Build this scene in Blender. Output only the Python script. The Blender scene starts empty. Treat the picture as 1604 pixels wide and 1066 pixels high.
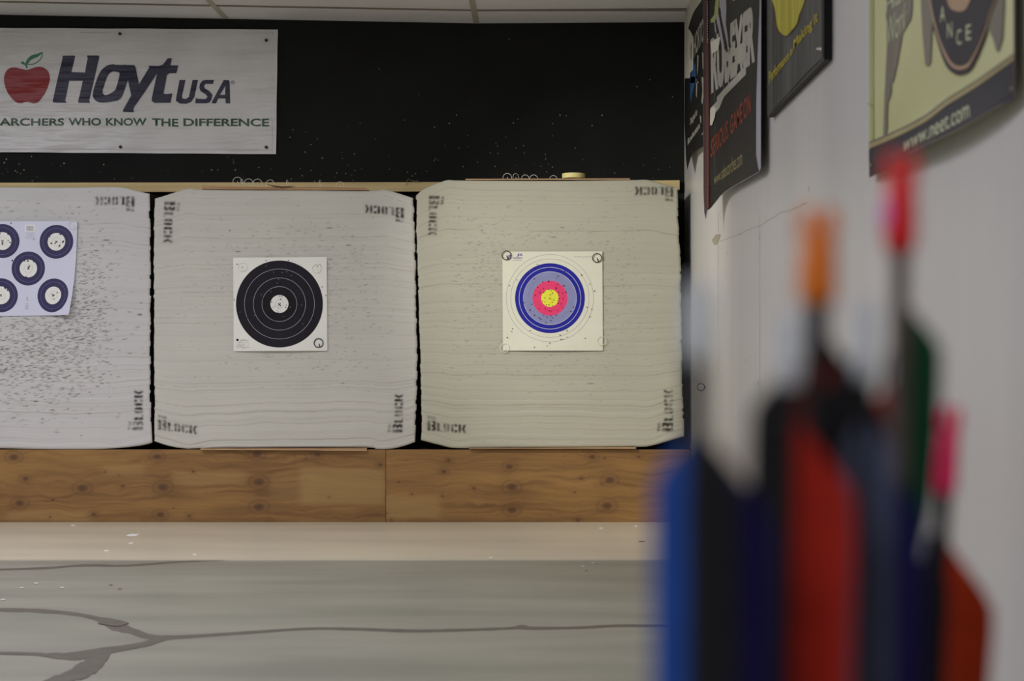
import bpy, bmesh, math, random
import numpy as np
from mathutils import Vector, Matrix
from mathutils.geometry import tessellate_polygon

S = bpy.context.scene
COL = S.collection

# ---------------------------------------------------------------- camera
F = 2380.0            # focal length in pixels of the 1604 px wide frame
VX, VY = 845.0, 545.0 # where the level optical axis meets the frame
CZ = 0.806            # camera height
cam_d = bpy.data.cameras.new('camera')
cam = bpy.data.objects.new('camera', cam_d)
COL.objects.link(cam)
cam.location = (0, 0, CZ)
cam.rotation_euler = (math.pi/2, 0, 0)
cam_d.sensor_width = 36
cam_d.sensor_fit = 'HORIZONTAL'
cam_d.lens = F/1604*36
cam_d.shift_x = -(VX-802)/1604
cam_d.shift_y = (VY-533)/1604
cam_d.clip_start = 0.02
cam_d.dof.use_dof = True
cam_d.dof.focus_distance = 7.0
cam_d.dof.aperture_fstop = 5.0
S.camera = cam
# ---------------------------------------------------------------- world, lights, exposure
S.view_settings.view_transform = 'Standard'
S.view_settings.look = 'None'
S.view_settings.gamma = 1
S.view_settings.exposure = 0.66
w = bpy.data.worlds.new('world'); S.world = w
w.use_nodes = True
w.node_tree.nodes['Background'].inputs[0].default_value = (0.95, 0.96, 1.04, 1)
w.node_tree.nodes['Background'].inputs[1].default_value = 0.27

def area(name, loc, sx, sy, power, color, rot=(0, 0, 0)):
    d = bpy.data.lights.new(name, 'AREA')
    d.shape = 'RECTANGLE'; d.size = sx; d.size_y = sy
    d.energy = power; d.color = color
    o = bpy.data.objects.new(name, d)
    COL.objects.link(o); o.location = loc; o.rotation_euler = rot
    return o
WARM = (1.0, 0.965, 0.88)
COOL = (0.97, 0.96, 1.08)
area('ceiling_lamp', (-1.3, 4.9, 2.34), 1.2, 0.6, 13, (0.99, 0.97, 0.99))
area('ceiling_lamp', (-3.3, 5.0, 2.34), 1.2, 0.6, 19, COOL)
area('ceiling_lamp', (-1.4, 2.6, 2.34), 1.2, 0.6, 17, COOL)
area('ceiling_lamp', (-1.4, -1.0, 2.34), 1.2, 0.6, 11, COOL)
area('ceiling_lamp', (-4.2, 1.5, 2.34), 1.2, 0.6, 20, COOL)
# unseen spot added to brighten the wall corner and right-hand block
sd = bpy.data.lights.new('corner_fill_spot', 'SPOT'); sd.energy = 96; sd.color = WARM
sd.spot_size = math.radians(50); sd.spot_blend = .9; sd.shadow_soft_size = .09
so = bpy.data.objects.new('corner_fill_spot', sd); COL.objects.link(so)
so.location = (-1.75, 5.0, 2.28)
so.rotation_euler = (Vector((.68, 6.9, .9))-so.location).to_track_quat('-Z', 'Y').to_euler()

# ---------------------------------------------------------------- helpers
DW = 7.36                       # back wall distance
XW = (1072-VX)/F*DW             # right wall plane
D0 = 7.0                        # front plane of the target blocks
PI = math.pi

def at(x, y, Y, off=0.0):       # a point of the plane at distance Y
    return Vector(((x-VX)/F*Y, Y-off, CZ+(VY-y)/F*Y))
def onwall(x, y, X):            # a point of the plane X = const
    Y = F*X/(x-VX)
    return Vector((X, Y, CZ+(VY-y)/F*Y))
def onfloor(x, y, z=0.0):
    Y = (CZ-z)*F/(y-VY)
    return Vector(((x-VX)/F*Y, Y, z))

def s2l(c):
    c = c/255.0
    return c/12.92 if c <= 0.04045 else ((c+0.055)/1.055)**2.4
def lin(r, g, b, k=2.0):
    return tuple(min(0.95, s2l(v)*k) for v in (r, g, b))

def tag(o, label=None, cat=None, group=None, kind=None):
    if label: o['label'] = label
    if cat: o['category'] = cat
    if group: o['group'] = group
    if kind: o['kind'] = kind
    return o
def link_mesh(name, me, parent=None):
    o = bpy.data.objects.new(name, me)
    COL.objects.link(o)
    if parent:
        o.parent = parent
        o.matrix_parent_inverse = Matrix.Identity(4)
        o.location = -parent.location
    return o
def empty(name, loc=(0, 0, 0)):
    o = bpy.data.objects.new(name, None)
    COL.objects.link(o); o.location = loc
    o.empty_display_size = 0.05
    return o

MATS = {}
def mat(name, rgb, rough=0.7, metal=0.0, var=0.06, scale=30.0, stretch=(1, 1, 1), bump=0.0,
        bscale=60.0, bstretch=None, brot=0.0, spec=0.5, rgb2=None, detail=4, trans=0.0, coat=0.0, vcol=False, subsurf=0):
    if name in MATS: return MATS[name]
    m = bpy.data.materials.new(name); m.use_nodes = True
    nt = m.node_tree; N = nt.nodes; L = nt.links
    b = N['Principled BSDF']
    b.inputs['Roughness'].default_value = rough
    b.inputs['Metallic'].default_value = metal
    b.inputs['Specular IOR Level'].default_value = spec
    b.inputs['Transmission Weight'].default_value = trans
    b.inputs['Coat Weight'].default_value = coat
    geo = N.new('ShaderNodeNewGeometry')
    mp = N.new('ShaderNodeMapping'); mp.inputs['Scale'].default_value = stretch
    L.new(geo.outputs['Position'], mp.inputs['Vector'])
    nz = N.new('ShaderNodeTexNoise'); nz.inputs['Scale'].default_value = scale
    nz.inputs['Detail'].default_value = detail
    L.new(mp.outputs['Vector'], nz.inputs['Vector'])
    if vcol:
        at_ = N.new('ShaderNodeAttribute'); at_.attribute_name = 'Col'
        L.new(at_.outputs['Color'], b.inputs['Base Color'])
    else:
        cr = N.new('ShaderNodeValToRGB')
        e = cr.color_ramp.elements
        c2 = rgb2 if rgb2 else tuple(min(1, c*(1+var)) for c in rgb)
        c1 = rgb if rgb2 else tuple(c*(1-var) for c in rgb)
        e[0].position = 0.32; e[1].position = 0.68
        e[0].color = (*c1, 1); e[1].color = (*c2, 1)
        L.new(nz.outputs['Fac'], cr.inputs['Fac'])
        L.new(cr.outputs['Color'], b.inputs['Base Color'])
    if bump:
        mp2 = N.new('ShaderNodeMapping'); mp2.inputs['Scale'].default_value = bstretch or (1, 1, 1); mp2.inputs['Rotation'].default_value = (0, brot, 0)
        L.new(geo.outputs['Position'], mp2.inputs['Vector'])
        n2 = N.new('ShaderNodeTexNoise'); n2.inputs['Scale'].default_value = bscale
        n2.inputs['Detail'].default_value = 3
        L.new(mp2.outputs['Vector'], n2.inputs['Vector'])
        bp = N.new('ShaderNodeBump'); bp.inputs['Strength'].default_value = 1.0
        bp.inputs['Distance'].default_value = bump
        L.new(n2.outputs['Fac'], bp.inputs['Height'])
        L.new(bp.outputs['Normal'], b.inputs['Normal'])
    MATS[name] = m
    return m

def vnoise(x, y, seed=0):
    """smooth value noise on numpy arrays"""
    xi = np.floor(x).astype(np.int64); yi = np.floor(y).astype(np.int64)
    fx = x-xi; fy = y-yi
    fx = fx*fx*(3-2*fx); fy = fy*fy*(3-2*fy)
    def h(a, b):
        n = (a*374761393 + b*668265263 + seed*2147483647) & 0xffffffff
        n = ((n ^ (n >> 13))*1274126177) & 0xffffffff
        n = n ^ (n >> 16)
        return (n & 0xffff)/65535.0
    return ((h(xi, yi)*(1-fx)+h(xi+1, yi)*fx)*(1-fy) + (h(xi, yi+1)*(1-fx)+h(xi+1, yi+1)*fx)*fy)
def fbm(x, y, seed=0, o=4):
    s = 0; a = 0.5; t = 0
    for k in range(o):
        s = s+a*vnoise(x*2**k, y*2**k, seed+k*17); t += a; a *= .5
    return s/t

def smooth(pts, n=6, closed=True):
    """Catmull-Rom through the points"""
    out = []; m = len(pts)
    rng = range(m) if closed else range(m-1)
    for i in rng:
        if closed:
            p0, p1, p2, p3 = pts[(i-1) % m], pts[i], pts[(i+1) % m], pts[(i+2) % m]
        else:
            p0, p1, p2, p3 = pts[max(0, i-1)], pts[i], pts[i+1], pts[min(m-1, i+2)]
        for k in range(n):
            t = k/n
            out.append(tuple(0.5*((2*p1[j]) + (-p0[j]+p2[j])*t + (2*p0[j]-5*p1[j]+4*p2[j]-p3[j])*t*t +
                                  (-p0[j]+3*p1[j]-3*p2[j]+p3[j])*t**3) for j in range(len(p1))))
    if not closed: out.append(tuple(pts[-1]))
    return out
def crop(pts, ox, oy, s):       # reading coordinates of an enlarged detail -> frame coordinates
    return [(ox+p[0]/s, oy+p[1]/s) for p in pts]

TXT = {}
def text_mesh(s, bold=0.0, shear=0.0):
    key = (s, bold, shear)
    if key in TXT: return TXT[key]
    c = bpy.data.curves.new('t', 'FONT'); c.body = s
    c.offset = bold; c.shear = shear; c.resolution_u = 4
    o = bpy.data.objects.new('t', c); COL.objects.link(o)
    bpy.context.view_layer.update()
    dg = bpy.context.evaluated_depsgraph_get()
    me = bpy.data.meshes.new_from_object(o.evaluated_get(dg))
    v = [(p.co.x, p.co.y) for p in me.vertices]
    f = [tuple(p.vertices) for p in me.polygons]
    bpy.data.objects.remove(o); bpy.data.curves.remove(c); bpy.data.meshes.remove(me)
    x0 = min(p[0] for p in v); x1 = max(p[0] for p in v)
    y0 = min(p[1] for p in v); y1 = max(p[1] for p in v)
    v = [((p[0]-x0)/(x1-x0), (p[1]-y0)/(y1-y0)) for p in v]
    TXT[key] = (v, f)
    return TXT[key]

class Sheet:
    """collects printed shapes given in frame coordinates; fn(x, y, layer offset) gives the place point"""
    def __init__(self, fn, step=0.0005):
        self.fn = fn; self.v = []; self.f = []; self.m = []; self.mats = []; self.step = step
    def mi(self, m):
        if m not in self.mats: self.mats.append(m)
        return self.mats.index(m)
    def raw(self, pts, faces, m, layer):
        b = len(self.v)
        self.v += [self.fn(p[0], p[1], layer*self.step) for p in pts]
        k = self.mi(m)
        for f in faces:
            self.f.append(tuple(b+i for i in f)); self.m.append(k)
    def poly(self, pts, m, layer=1, holes=(), cuts=0):
        loops = [[Vector((p[0], p[1], 0)) for p in pts]]+[[Vector((p[0], p[1], 0)) for p in h] for h in holes]
        tri = tessellate_polygon(loops)
        flat = [(p.x, p.y) for l in loops for p in l]
        tri = [tuple(t) for t in tri]
        for _ in range(cuts):
            nt = []; mid = {}
            def mp(a, b):
                k = (min(a, b), max(a, b))
                if k not in mid:
                    mid[k] = len(flat)
                    flat.append(((flat[a][0]+flat[b][0])/2, (flat[a][1]+flat[b][1])/2))
                return mid[k]
            for a, b, c in tri:
                ab, bc, ca = mp(a, b), mp(b, c), mp(c, a)
                nt += [(a, ab, ca), (ab, b, bc), (ca, bc, c), (ab, bc, ca)]
            tri = nt
        self.raw(flat, tri, m, layer)
    def grid(self, quad, nx, ny, m, layer=0):
        """quad: tl, tr, br, bl"""
        tl, tr, br, bl = quad
        pts = []
        for j in range(ny+1):
            for i in range(nx+1):
                u = i/nx; v = j/ny
                pts.append(tuple((tl[k]*(1-u)+tr[k]*u)*(1-v)+(bl[k]*(1-u)+br[k]*u)*v for k in (0, 1)))
        fs = [(j*(nx+1)+i, (j+1)*(nx+1)+i, (j+1)*(nx+1)+i+1, j*(nx+1)+i+1) for j in range(ny) for i in range(nx)]
        self.raw(pts, fs, m, layer)
    def ring(self, cx, cy, r0, r1, m, layer=1, n=72, sx=1.0):
        k = max(1, int((r1-r0)/5)); pts = []; fs = []
        for i in range(n):
            a = 2*PI*i/n
            for q in range(k+1):
                rr = r0+(r1-r0)*q/k
                pts.append((cx+rr*math.cos(a)*sx, cy+rr*math.sin(a)))
        for i in range(n):
            j = (i+1) % n
            for q in range(k):
                fs.append((i*(k+1)+q, i*(k+1)+q+1, j*(k+1)+q+1, j*(k+1)+q))
        self.raw(pts, fs, m, layer)
    def disc(self, cx, cy, r, m, layer=1, n=48, sx=1.0):
        pts = [(cx, cy)]+[(cx+r*math.cos(2*PI*i/n)*sx, cy+r*math.sin(2*PI*i/n)) for i in range(n)]
        self.raw(pts, [(0, 1+(i+1) % n, 1+i) for i in range(n)], m, layer)
    def line(self, pts, wd, m, layer=1):
        """a stroke along pts; wd a number or one per point"""
        n = len(pts); L_, R_ = [], []
        for i in range(n):
            a = pts[max(0, i-1)]; b = pts[min(n-1, i+1)]
            dx, dy = b[0]-a[0], b[1]-a[1]; l = math.hypot(dx, dy) or 1
            ww = (wd[i] if hasattr(wd, '__len__') else wd)/2
            L_.append((pts[i][0]-dy/l*ww, pts[i][1]+dx/l*ww)); R_.append((pts[i][0]+dy/l*ww, pts[i][1]-dx/l*ww))
        self.raw(L_+R_, [(i, i+1, n+i+1, n+i) for i in range(n-1)], m, layer)
    def text(self, s, bl, br, tr, tl, m, layer=1, bold=0.0, shear=0.0):
        v, f = text_mesh(s, bold, shear)
        pts = []
        for u, w_ in v:
            pts.append(tuple((bl[k]*(1-u)+br[k]*u)*(1-w_)+(tl[k]*(1-u)+tr[k]*u)*w_ for k in (0, 1)))
        self.raw(pts, f, m, layer)
    def build(self, name, parent=None, thick=None, smooth_=False):
        me = bpy.data.meshes.new(name)
        me.from_pydata([tuple(p) for p in self.v], [], self.f)
        for m in self.mats: me.materials.append(m)
        me.polygons.foreach_set('material_index', self.m)
        if smooth_: me.polygons.foreach_set('use_smooth', [True]*len(me.polygons))
        me.update()
        return link_mesh(name, me, parent)

class MB:
    """solid geometry collected with bmesh"""
    def __init__(self): self.bm = bmesh.new()
    def box(self, x0, x1, y0, y1, z0, z1):
        vs = [self.bm.verts.new(p) for p in ((x0, y0, z0), (x1, y0, z0), (x1, y1, z0), (x0, y1, z0),
                                             (x0, y0, z1), (x1, y0, z1), (x1, y1, z1), (x0, y1, z1))]
        for f in ((0, 3, 2, 1), (4, 5, 6, 7), (0, 1, 5, 4), (1, 2, 6, 5), (2, 3, 7, 6), (3, 0, 4, 7)):
            self.bm.faces.new([vs[i] for i in f])
        return vs
    def tube(self, pts, r, n=8, closed=False, caps=True):
        pts = [Vector(p) for p in pts]; m = len(pts); rings = []
        prev = None
        for i in range(m):
            if closed: t = pts[(i+1) % m]-pts[(i-1) % m]
            else: t = pts[min(m-1, i+1)]-pts[max(0, i-1)]
            t.normalize()
            if prev is None:
                a = Vector((0, 0, 1)) if abs(t.z) < .9 else Vector((1, 0, 0))
                nrm = t.cross(a).normalized()
            else:
                nrm = (prev-t*prev.dot(t)).normalized()
            prev = nrm; bn = t.cross(nrm)
            rr = r[i] if hasattr(r, '__len__') else r
            rings.append([self.bm.verts.new(pts[i]+(nrm*math.cos(2*PI*k/n)+bn*math.sin(2*PI*k/n))*rr) for k in range(n)])
        for i in range(m if closed else m-1):
            A, B = rings[i], rings[(i+1) % m]
            for k in range(n):
                self.bm.faces.new((A[k], A[(k+1) % n], B[(k+1) % n], B[k]))
        if caps and not closed:
            self.bm.faces.new(rings[0][::-1]); self.bm.faces.new(rings[-1])
    def build(self, name, m, parent=None, bevel=0.0, smooth_=False):
        if bevel:
            bmesh.ops.bevel(self.bm, geom=[e for e in self.bm.edges], offset=bevel, segments=2, profile=.7, affect='EDGES')
        bmesh.ops.recalc_face_normals(self.bm, faces=self.bm.faces)
        me = bpy.data.meshes.new(name); self.bm.to_mesh(me); self.bm.free()
        me.materials.append(m)
        if smooth_: me.polygons.foreach_set('use_smooth', [True]*len(me.polygons))
        return link_mesh(name, me, parent)

def colored_grid(name, P, C, m, parent=None, extra=None, smooth_=True, zmin=None, side=None):
    """P (ny, nx, 3) points, C (ny, nx, 3) linear colours as an attribute"""
    ny, nx = P.shape[:2]
    idx = np.arange(ny*nx).reshape(ny, nx)
    q = np.stack([idx[:-1, :-1], idx[:-1, 1:], idx[1:, 1:], idx[1:, :-1]], -1).reshape(-1, 4)
    verts = P.reshape(-1, 3); cols = C.reshape(-1, 3)
    if extra is not None:       # depth: rim carried back, and closed
        b = np.concatenate([idx[0, :-1], idx[:-1, -1], idx[-1, :0:-1], idx[:0:-1, 0]])
        n0 = len(verts)
        bv = verts[b].copy(); bv[:, 1] = extra
        if zmin is not None: bv[:, 2] = np.maximum(bv[:, 2], zmin)
        k = len(b); i = np.arange(k); j = (i+1) % k
        if side is None:
            verts = np.concatenate([verts, bv]); cols = np.concatenate([cols, cols[b]])
            q = np.concatenate([q, np.stack([b[i], n0+i, n0+j, b[j]], -1)])
        else:               # sides take one flat colour of their own
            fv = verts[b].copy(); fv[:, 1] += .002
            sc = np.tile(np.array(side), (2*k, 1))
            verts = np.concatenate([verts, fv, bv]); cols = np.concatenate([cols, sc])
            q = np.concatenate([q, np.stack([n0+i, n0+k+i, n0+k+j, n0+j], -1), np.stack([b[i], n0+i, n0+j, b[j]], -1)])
    me = bpy.data.meshes.new(name)
    me.vertices.add(len(verts)); me.vertices.foreach_set('co', verts.astype(np.float32).ravel())
    nf = len(q)
    me.loops.add(nf*4); me.loops.foreach_set('vertex_index', q.astype(np.int32).ravel())
    me.polygons.add(nf)
    me.polygons.foreach_set('loop_start', np.arange(nf, dtype=np.int32)*4)
    me.polygons.foreach_set('loop_total', np.full(nf, 4, dtype=np.int32))
    me.update(calc_edges=True)
    a = me.attributes.new('Col', 'FLOAT_COLOR', 'POINT')
    a.data.foreach_set('color', np.concatenate([cols, np.ones((len(cols), 1))], 1).astype(np.float32).ravel())
    me.materials.append(m)
    me.polygons.foreach_set('use_smooth', [smooth_]*nf)
    me.validate()
    return link_mesh(name, me, parent)

def backplane(Y, dfn=None):
    def fn(x, y, o):
        d = dfn(x, y) if dfn else 0.0
        p = at(x, y, Y)
        return Vector((p.x, Y-o-d, p.z))
    return fn

# ---------------------------------------------------------------- materials of the place
M_black = mat('black_paint', lin(19, 20, 19, 1.9), .85, var=.15, scale=3, bump=.0006, bscale=150, spec=.25)
M_speck = mat('chipped_plaster', lin(110, 112, 100, 1.8), .9, var=.4, scale=80)
M_wall = mat('white_wall_paint', lin(164, 162, 160, 1.5), .38, rgb2=lin(178, 175, 171, 1.5), scale=1.2,
             stretch=(1, 1.5, .3), bump=.0007, bscale=6, bstretch=(1, 2.2, .35), spec=.5)
M_crack = mat('wall_crack', lin(142, 138, 130, 1.8), .9)
M_patch = mat('wall_patch', lin(136, 130, 112, 1.5), .9)
M_ceil = mat('ceiling_tile', lin(205, 203, 190, 1.9), .9, var=.02, scale=60, bump=.001, bscale=220)
M_tbar = mat('ceiling_grid_metal', lin(150, 148, 134, 1.8), .6, var=.05)
M_seam = mat('tile_seam', lin(112, 104, 94, 1.7), .9)
M_floor = mat('painted_concrete', lin(108, 108, 98, 1.6), .36, rgb2=lin(126, 125, 114, 1.6), scale=1.6, stretch=(.7, 3.2, 1),
              detail=7, bump=.0006, bscale=14, bstretch=(.5, 1, 1))
M_fcrack = mat('floor_crack_filler', lin(82, 77, 69, 1.55), .5, var=.12, scale=18)
M_debris = mat('pale_debris', lin(200, 200, 190, 1.9), .8)
M_deb2 = mat('brown_debris', lin(110, 90, 74, 1.6), .8)

# ---------------------------------------------------------------- the room
XL = -6.0; YB = -3.0
# back wall with chips
sh = Sheet(backplane(DW))
def wpt(x, z): return (VX+x*F/DW, VY-(z-CZ)*F/DW)
a, b = wpt(XL, 2.47), wpt(XW, 2.47); c, d = wpt(XW, 0), wpt(XL, 0)
sh.grid([a, b, c, d], 1, 1, M_black)
rnd = random.Random(5)
marks = [(877, 142), (405, 250), (549, 343), (497, 437), (606, 463), (335, 448), (390, 507), (909, 434), (893, 447), (1063, 419),
         (1085, 422), (1180, 457), (1036, 450), (1036, 494), (865, 500), (836, 532), (903, 538), (695, 538), (727, 493),
         (660, 449), (686, 419), (439, 571), (268, 555), (271, 576), (290, 602), (316, 620), (314, 560), (156, 526), (137, 480),
         (91, 472), (79, 500), (134, 553), (179, 506), (197, 575), (124, 640), (84, 652), (156, 620), (117, 615), (578, 624),
         (507, 627), (525, 640), (537, 632), (827, 606), (1010, 562), (1011, 578), (994, 605), (1036, 608), (1014, 626),
         (1119, 539), (1262, 630), (1390, 290), (1343, 315), (442, 616), (308, 657), (250, 630), (283, 632), (610, 578),
         (620, 583), (762, 590), (710, 606), (930, 530), (933, 557), (1216, 420), (1473, 352), (727, 534), (837, 558)]
marks = [(420+x/2.325, y/2.325, 1.0) for x, y in marks]
marks += [(x/3.553, y/3.553, 1.2) for x, y in [(36, 885), (24, 905), (85, 950), (95, 957), (113, 966), (133, 945), (175, 870),
          (357, 908), (577, 915), (637, 995), (1178, 945), (1212, 945), (1300, 905), (1440, 932), (180, 1005), (1310, 945), (107, 911)]]
for k in range(60):
    marks.append((rnd.uniform(0, 1050), 285-abs(rnd.gauss(0, 34)), rnd.uniform(.35, .8)))
for x, y, s in marks:
    if y > 286 or (x < 436 and 42 < y < 243): continue
    r = s*rnd.uniform(.75, 1.35)
    n = 7
    sh.poly([(x+r*rnd.uniform(.6, 1.1)*math.cos(2*PI*k/n), y+r*rnd.uniform(.6, 1.1)*math.sin(2*PI*k/n)) for k in range(n)], M_speck, 1)
tag(sh.build('wall_back'), kind='structure')

# right wall with cracks, on the plane X = XW
def wallfn(x, y, o): return onwall(x, y, XW-o)
sh = Sheet(lambda x, y, o: Vector((XW-o, x, y)))
sh.raw([(YB, 0), (DW, 0), (DW, 2.47), (YB, 2.47)], [(0, 1, 2, 3)], M_wall, 0)
def wl(pts, wd, m):
    P = [onwall(x, y, XW) for x, y in pts]
    sh.line([(p.y, p.z) for p in P], wd, m, 1)
cr = crop([(240, 205), (290, 190), (355, 162), (390, 145), (430, 127), (465, 118), (500, 95), (545, 70), (580, 48), (640, 28)], 1060, 320, 3.556)
wl([(x+rnd.uniform(-.6,.6),y+rnd.uniform(-.6,.6)) for x,y in cr], [.003]*len(cr), M_crack)
wl([(1240, 328), (1255, 321), (1264, 317)], .004, M_crack)
wl([(1125, 332), (1125.5, 362)], .012, M_crack)
wl([(1125, 380), (1125, 590)], .004, M_crack)
wl([(1190, 340), (1190, 690)], .003, M_crack)
wl([(1273, 140), (1273, 236)], .003, M_debris)
wl([(1187.5, 700), (1188.5, 728)], .012, M_crack)
for (x, y) in [(1190, 372), (1267, 296), (1187, 600), (1125, 408), (1139, 396), (1158, 366), (1168, 565)]:
    p = onwall(x, y, XW); r = .006
    sh.raw([(p.y-r, p.z-r), (p.y+r*1.5, p.z-r), (p.y+r, p.z+r*1.3), (p.y-r, p.z+r)], [(0, 1, 2, 3)], M_crack, 1)
p = onwall(1122, 375, XW)
sh.raw([(p.y+.16*math.cos(t)*(.8+.2*math.sin(3*t)), p.z+.02*math.sin(t)) for t in [2*PI*k/14 for k in range(14)]],
       [tuple(range(14))], M_patch, 2)
tag(sh.build('wall_right'), kind='structure')

# left wall and rear wall, beyond the frame
b_ = MB(); b_.box(XL-.1, XL, YB, DW, 0, 2.5)
tag(b_.build('wall_left', M_wall), kind='structure')

# floor with filled cracks
sh = Sheet(lambda x, y, o: Vector((x, y, o)))
sh.raw([(XL, YB), (XW, YB), (XW, DW), (XL, DW)], [(0, 1, 2, 3)], M_floor, 0)
def fl(pts, m, layer=1, k=4):
    pp = smooth([tuple(p) for p in pts], k, closed=False)
    Lf, Rt = [], []
    for i, p in enumerate(pp):
        a = pp[max(0, i-1)]; c = pp[min(len(pp)-1, i+1)]
        dx, dy = c[0]-a[0], c[1]-a[1]; l = math.hypot(dx, dy) or 1
        ww = p[2]/2*(1+rnd.uniform(-.14, .14))
        q1 = onfloor(p[0]-dy/l*ww, p[1]+dx/l*ww); q2 = onfloor(p[0]+dy/l*ww, p[1]-dx/l*ww)
        Lf.append((q1.x, q1.y)); Rt.append((q2.x, q2.y))
    n = len(pp)
    sh.raw(Lf+Rt, [(i, i+1, n+i+1, n+i) for i in range(n-1)], m, layer)
def cs(L): return [(x/2.506, 680+y/2.506, w_/2.506) for x, y, w_ in L]
fl(cs([(-60, 532, 6), (0, 530, 6), (170, 525, 8), (330, 514, 9), (500, 515, 8), (700, 500, 6), (880, 494, 3)]), M_fcrack)
fl(cs([(-90, 680, 12), (0, 688, 13), (150, 692, 15), (300, 706, 13), (390, 726, 20), (450, 748, 42), (520, 772, 26), (600, 797, 22),
       (690, 796, 15), (900, 783, 11), (1200, 763, 10), (1400, 764, 11), (1604, 771, 12)]) +
   [(700, 987, 4), (762, 985, 4), (800, 983.5, 4), (818, 981.5, 7.5), (837, 983.5, 4.5), (911, 982.5, 4), (967, 979.6, 4), (1061, 979.6, 3.5), (1230, 978, 3.5)], M_fcrack)
fl(cs([(650, 800, 16), (560, 825, 22), (400, 852, 28), (300, 870, 34), (200, 868, 18), (130, 862, 11), (-60, 858, 10)]), M_fcrack, 2)
fl(cs([(430, 852, 20), (400, 875, 46), (365, 903, 62), (320, 930, 56), (262, 955, 46), (180, 990, 44), (90, 1040, 40)]), M_fcrack, 3)
fl(cs([(505, 742, 3), (480, 742, 16), (455, 742, 26), (420, 740, 20), (385, 742, 4)]), M_fcrack, 4)
for x, y in [(142, 586), (244, 603), (84, 604), (434, 592), (470, 607), (12, 650)]:
    p = onfloor(x/2.506, 680+y/2.506); sh.disc(p.x, p.y, .008, M_debris if x < 300 else M_deb2, 5, 6)
for x, y, m in [(1103, 233, M_debris), (1145, 219, M_debris), (1118, 250, M_deb2)]:
    p = onfloor(500+x/2.673, 800+y/2.673); sh.disc(p.x, p.y, .007, m, 5, 6)
tag(sh.build('floor'), kind='structure')

# ceiling: tiles, the bars of its grid
def cz_(X): return CZ+(VY-36.5)/F*DW + (0.0 if X > -.3 else (-.3-X)*.018)
b_ = MB()
vs = [b_.bm.verts.new(p) for p in ((XL, YB, cz_(XL)), (XL, DW, cz_(XL)), (-.3, YB, cz_(0)), (-.3, DW, cz_(0)), (XW, YB, cz_(0)+.006), (XW, DW, cz_(0)+.006))]
b_.bm.faces.new((vs[0], vs[2], vs[3], vs[1])); b_.bm.faces.new((vs[2], vs[4], vs[5], vs[3]))
up = bmesh.ops.extrude_face_region(b_.bm, geom=list(b_.bm.faces))
for e in up['geom']:
    if isinstance(e, bmesh.types.BMVert): e.co.z += .03
tag(b_.build('ceiling', M_ceil), kind='structure')
n_ = 0
for X, wd in ((-.305, .026), (-1.515, .026), (-2.735, .026), (-3.95, .026)):
    b_ = MB(); z = cz_(X); b_.box(X-wd/2, X+wd/2, YB, DW-.02, z-.005, z+.0)
    n_ += 1; tag(b_.build('trim_%d' % n_, M_tbar), kind='structure')
for Y in (DW-.29, DW-.90, DW-1.51, DW-2.12):
    b_ = MB()
    for xa, xb in ((XL, -.3), (-.3, XW)):
        vs = b_.box(xa, xb, Y-.012, Y+.012, cz_(xa)-.003, cz_(xa)+.002)
        for i in (1, 2): vs[i].co.z = cz_(xb)-.003
        for i in (5, 6): vs[i].co.z = cz_(xb)+.002
    n_ += 1; tag(b_.build('trim_%d' % n_, M_seam if Y > 7 else M_tbar), kind='structure')

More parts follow.
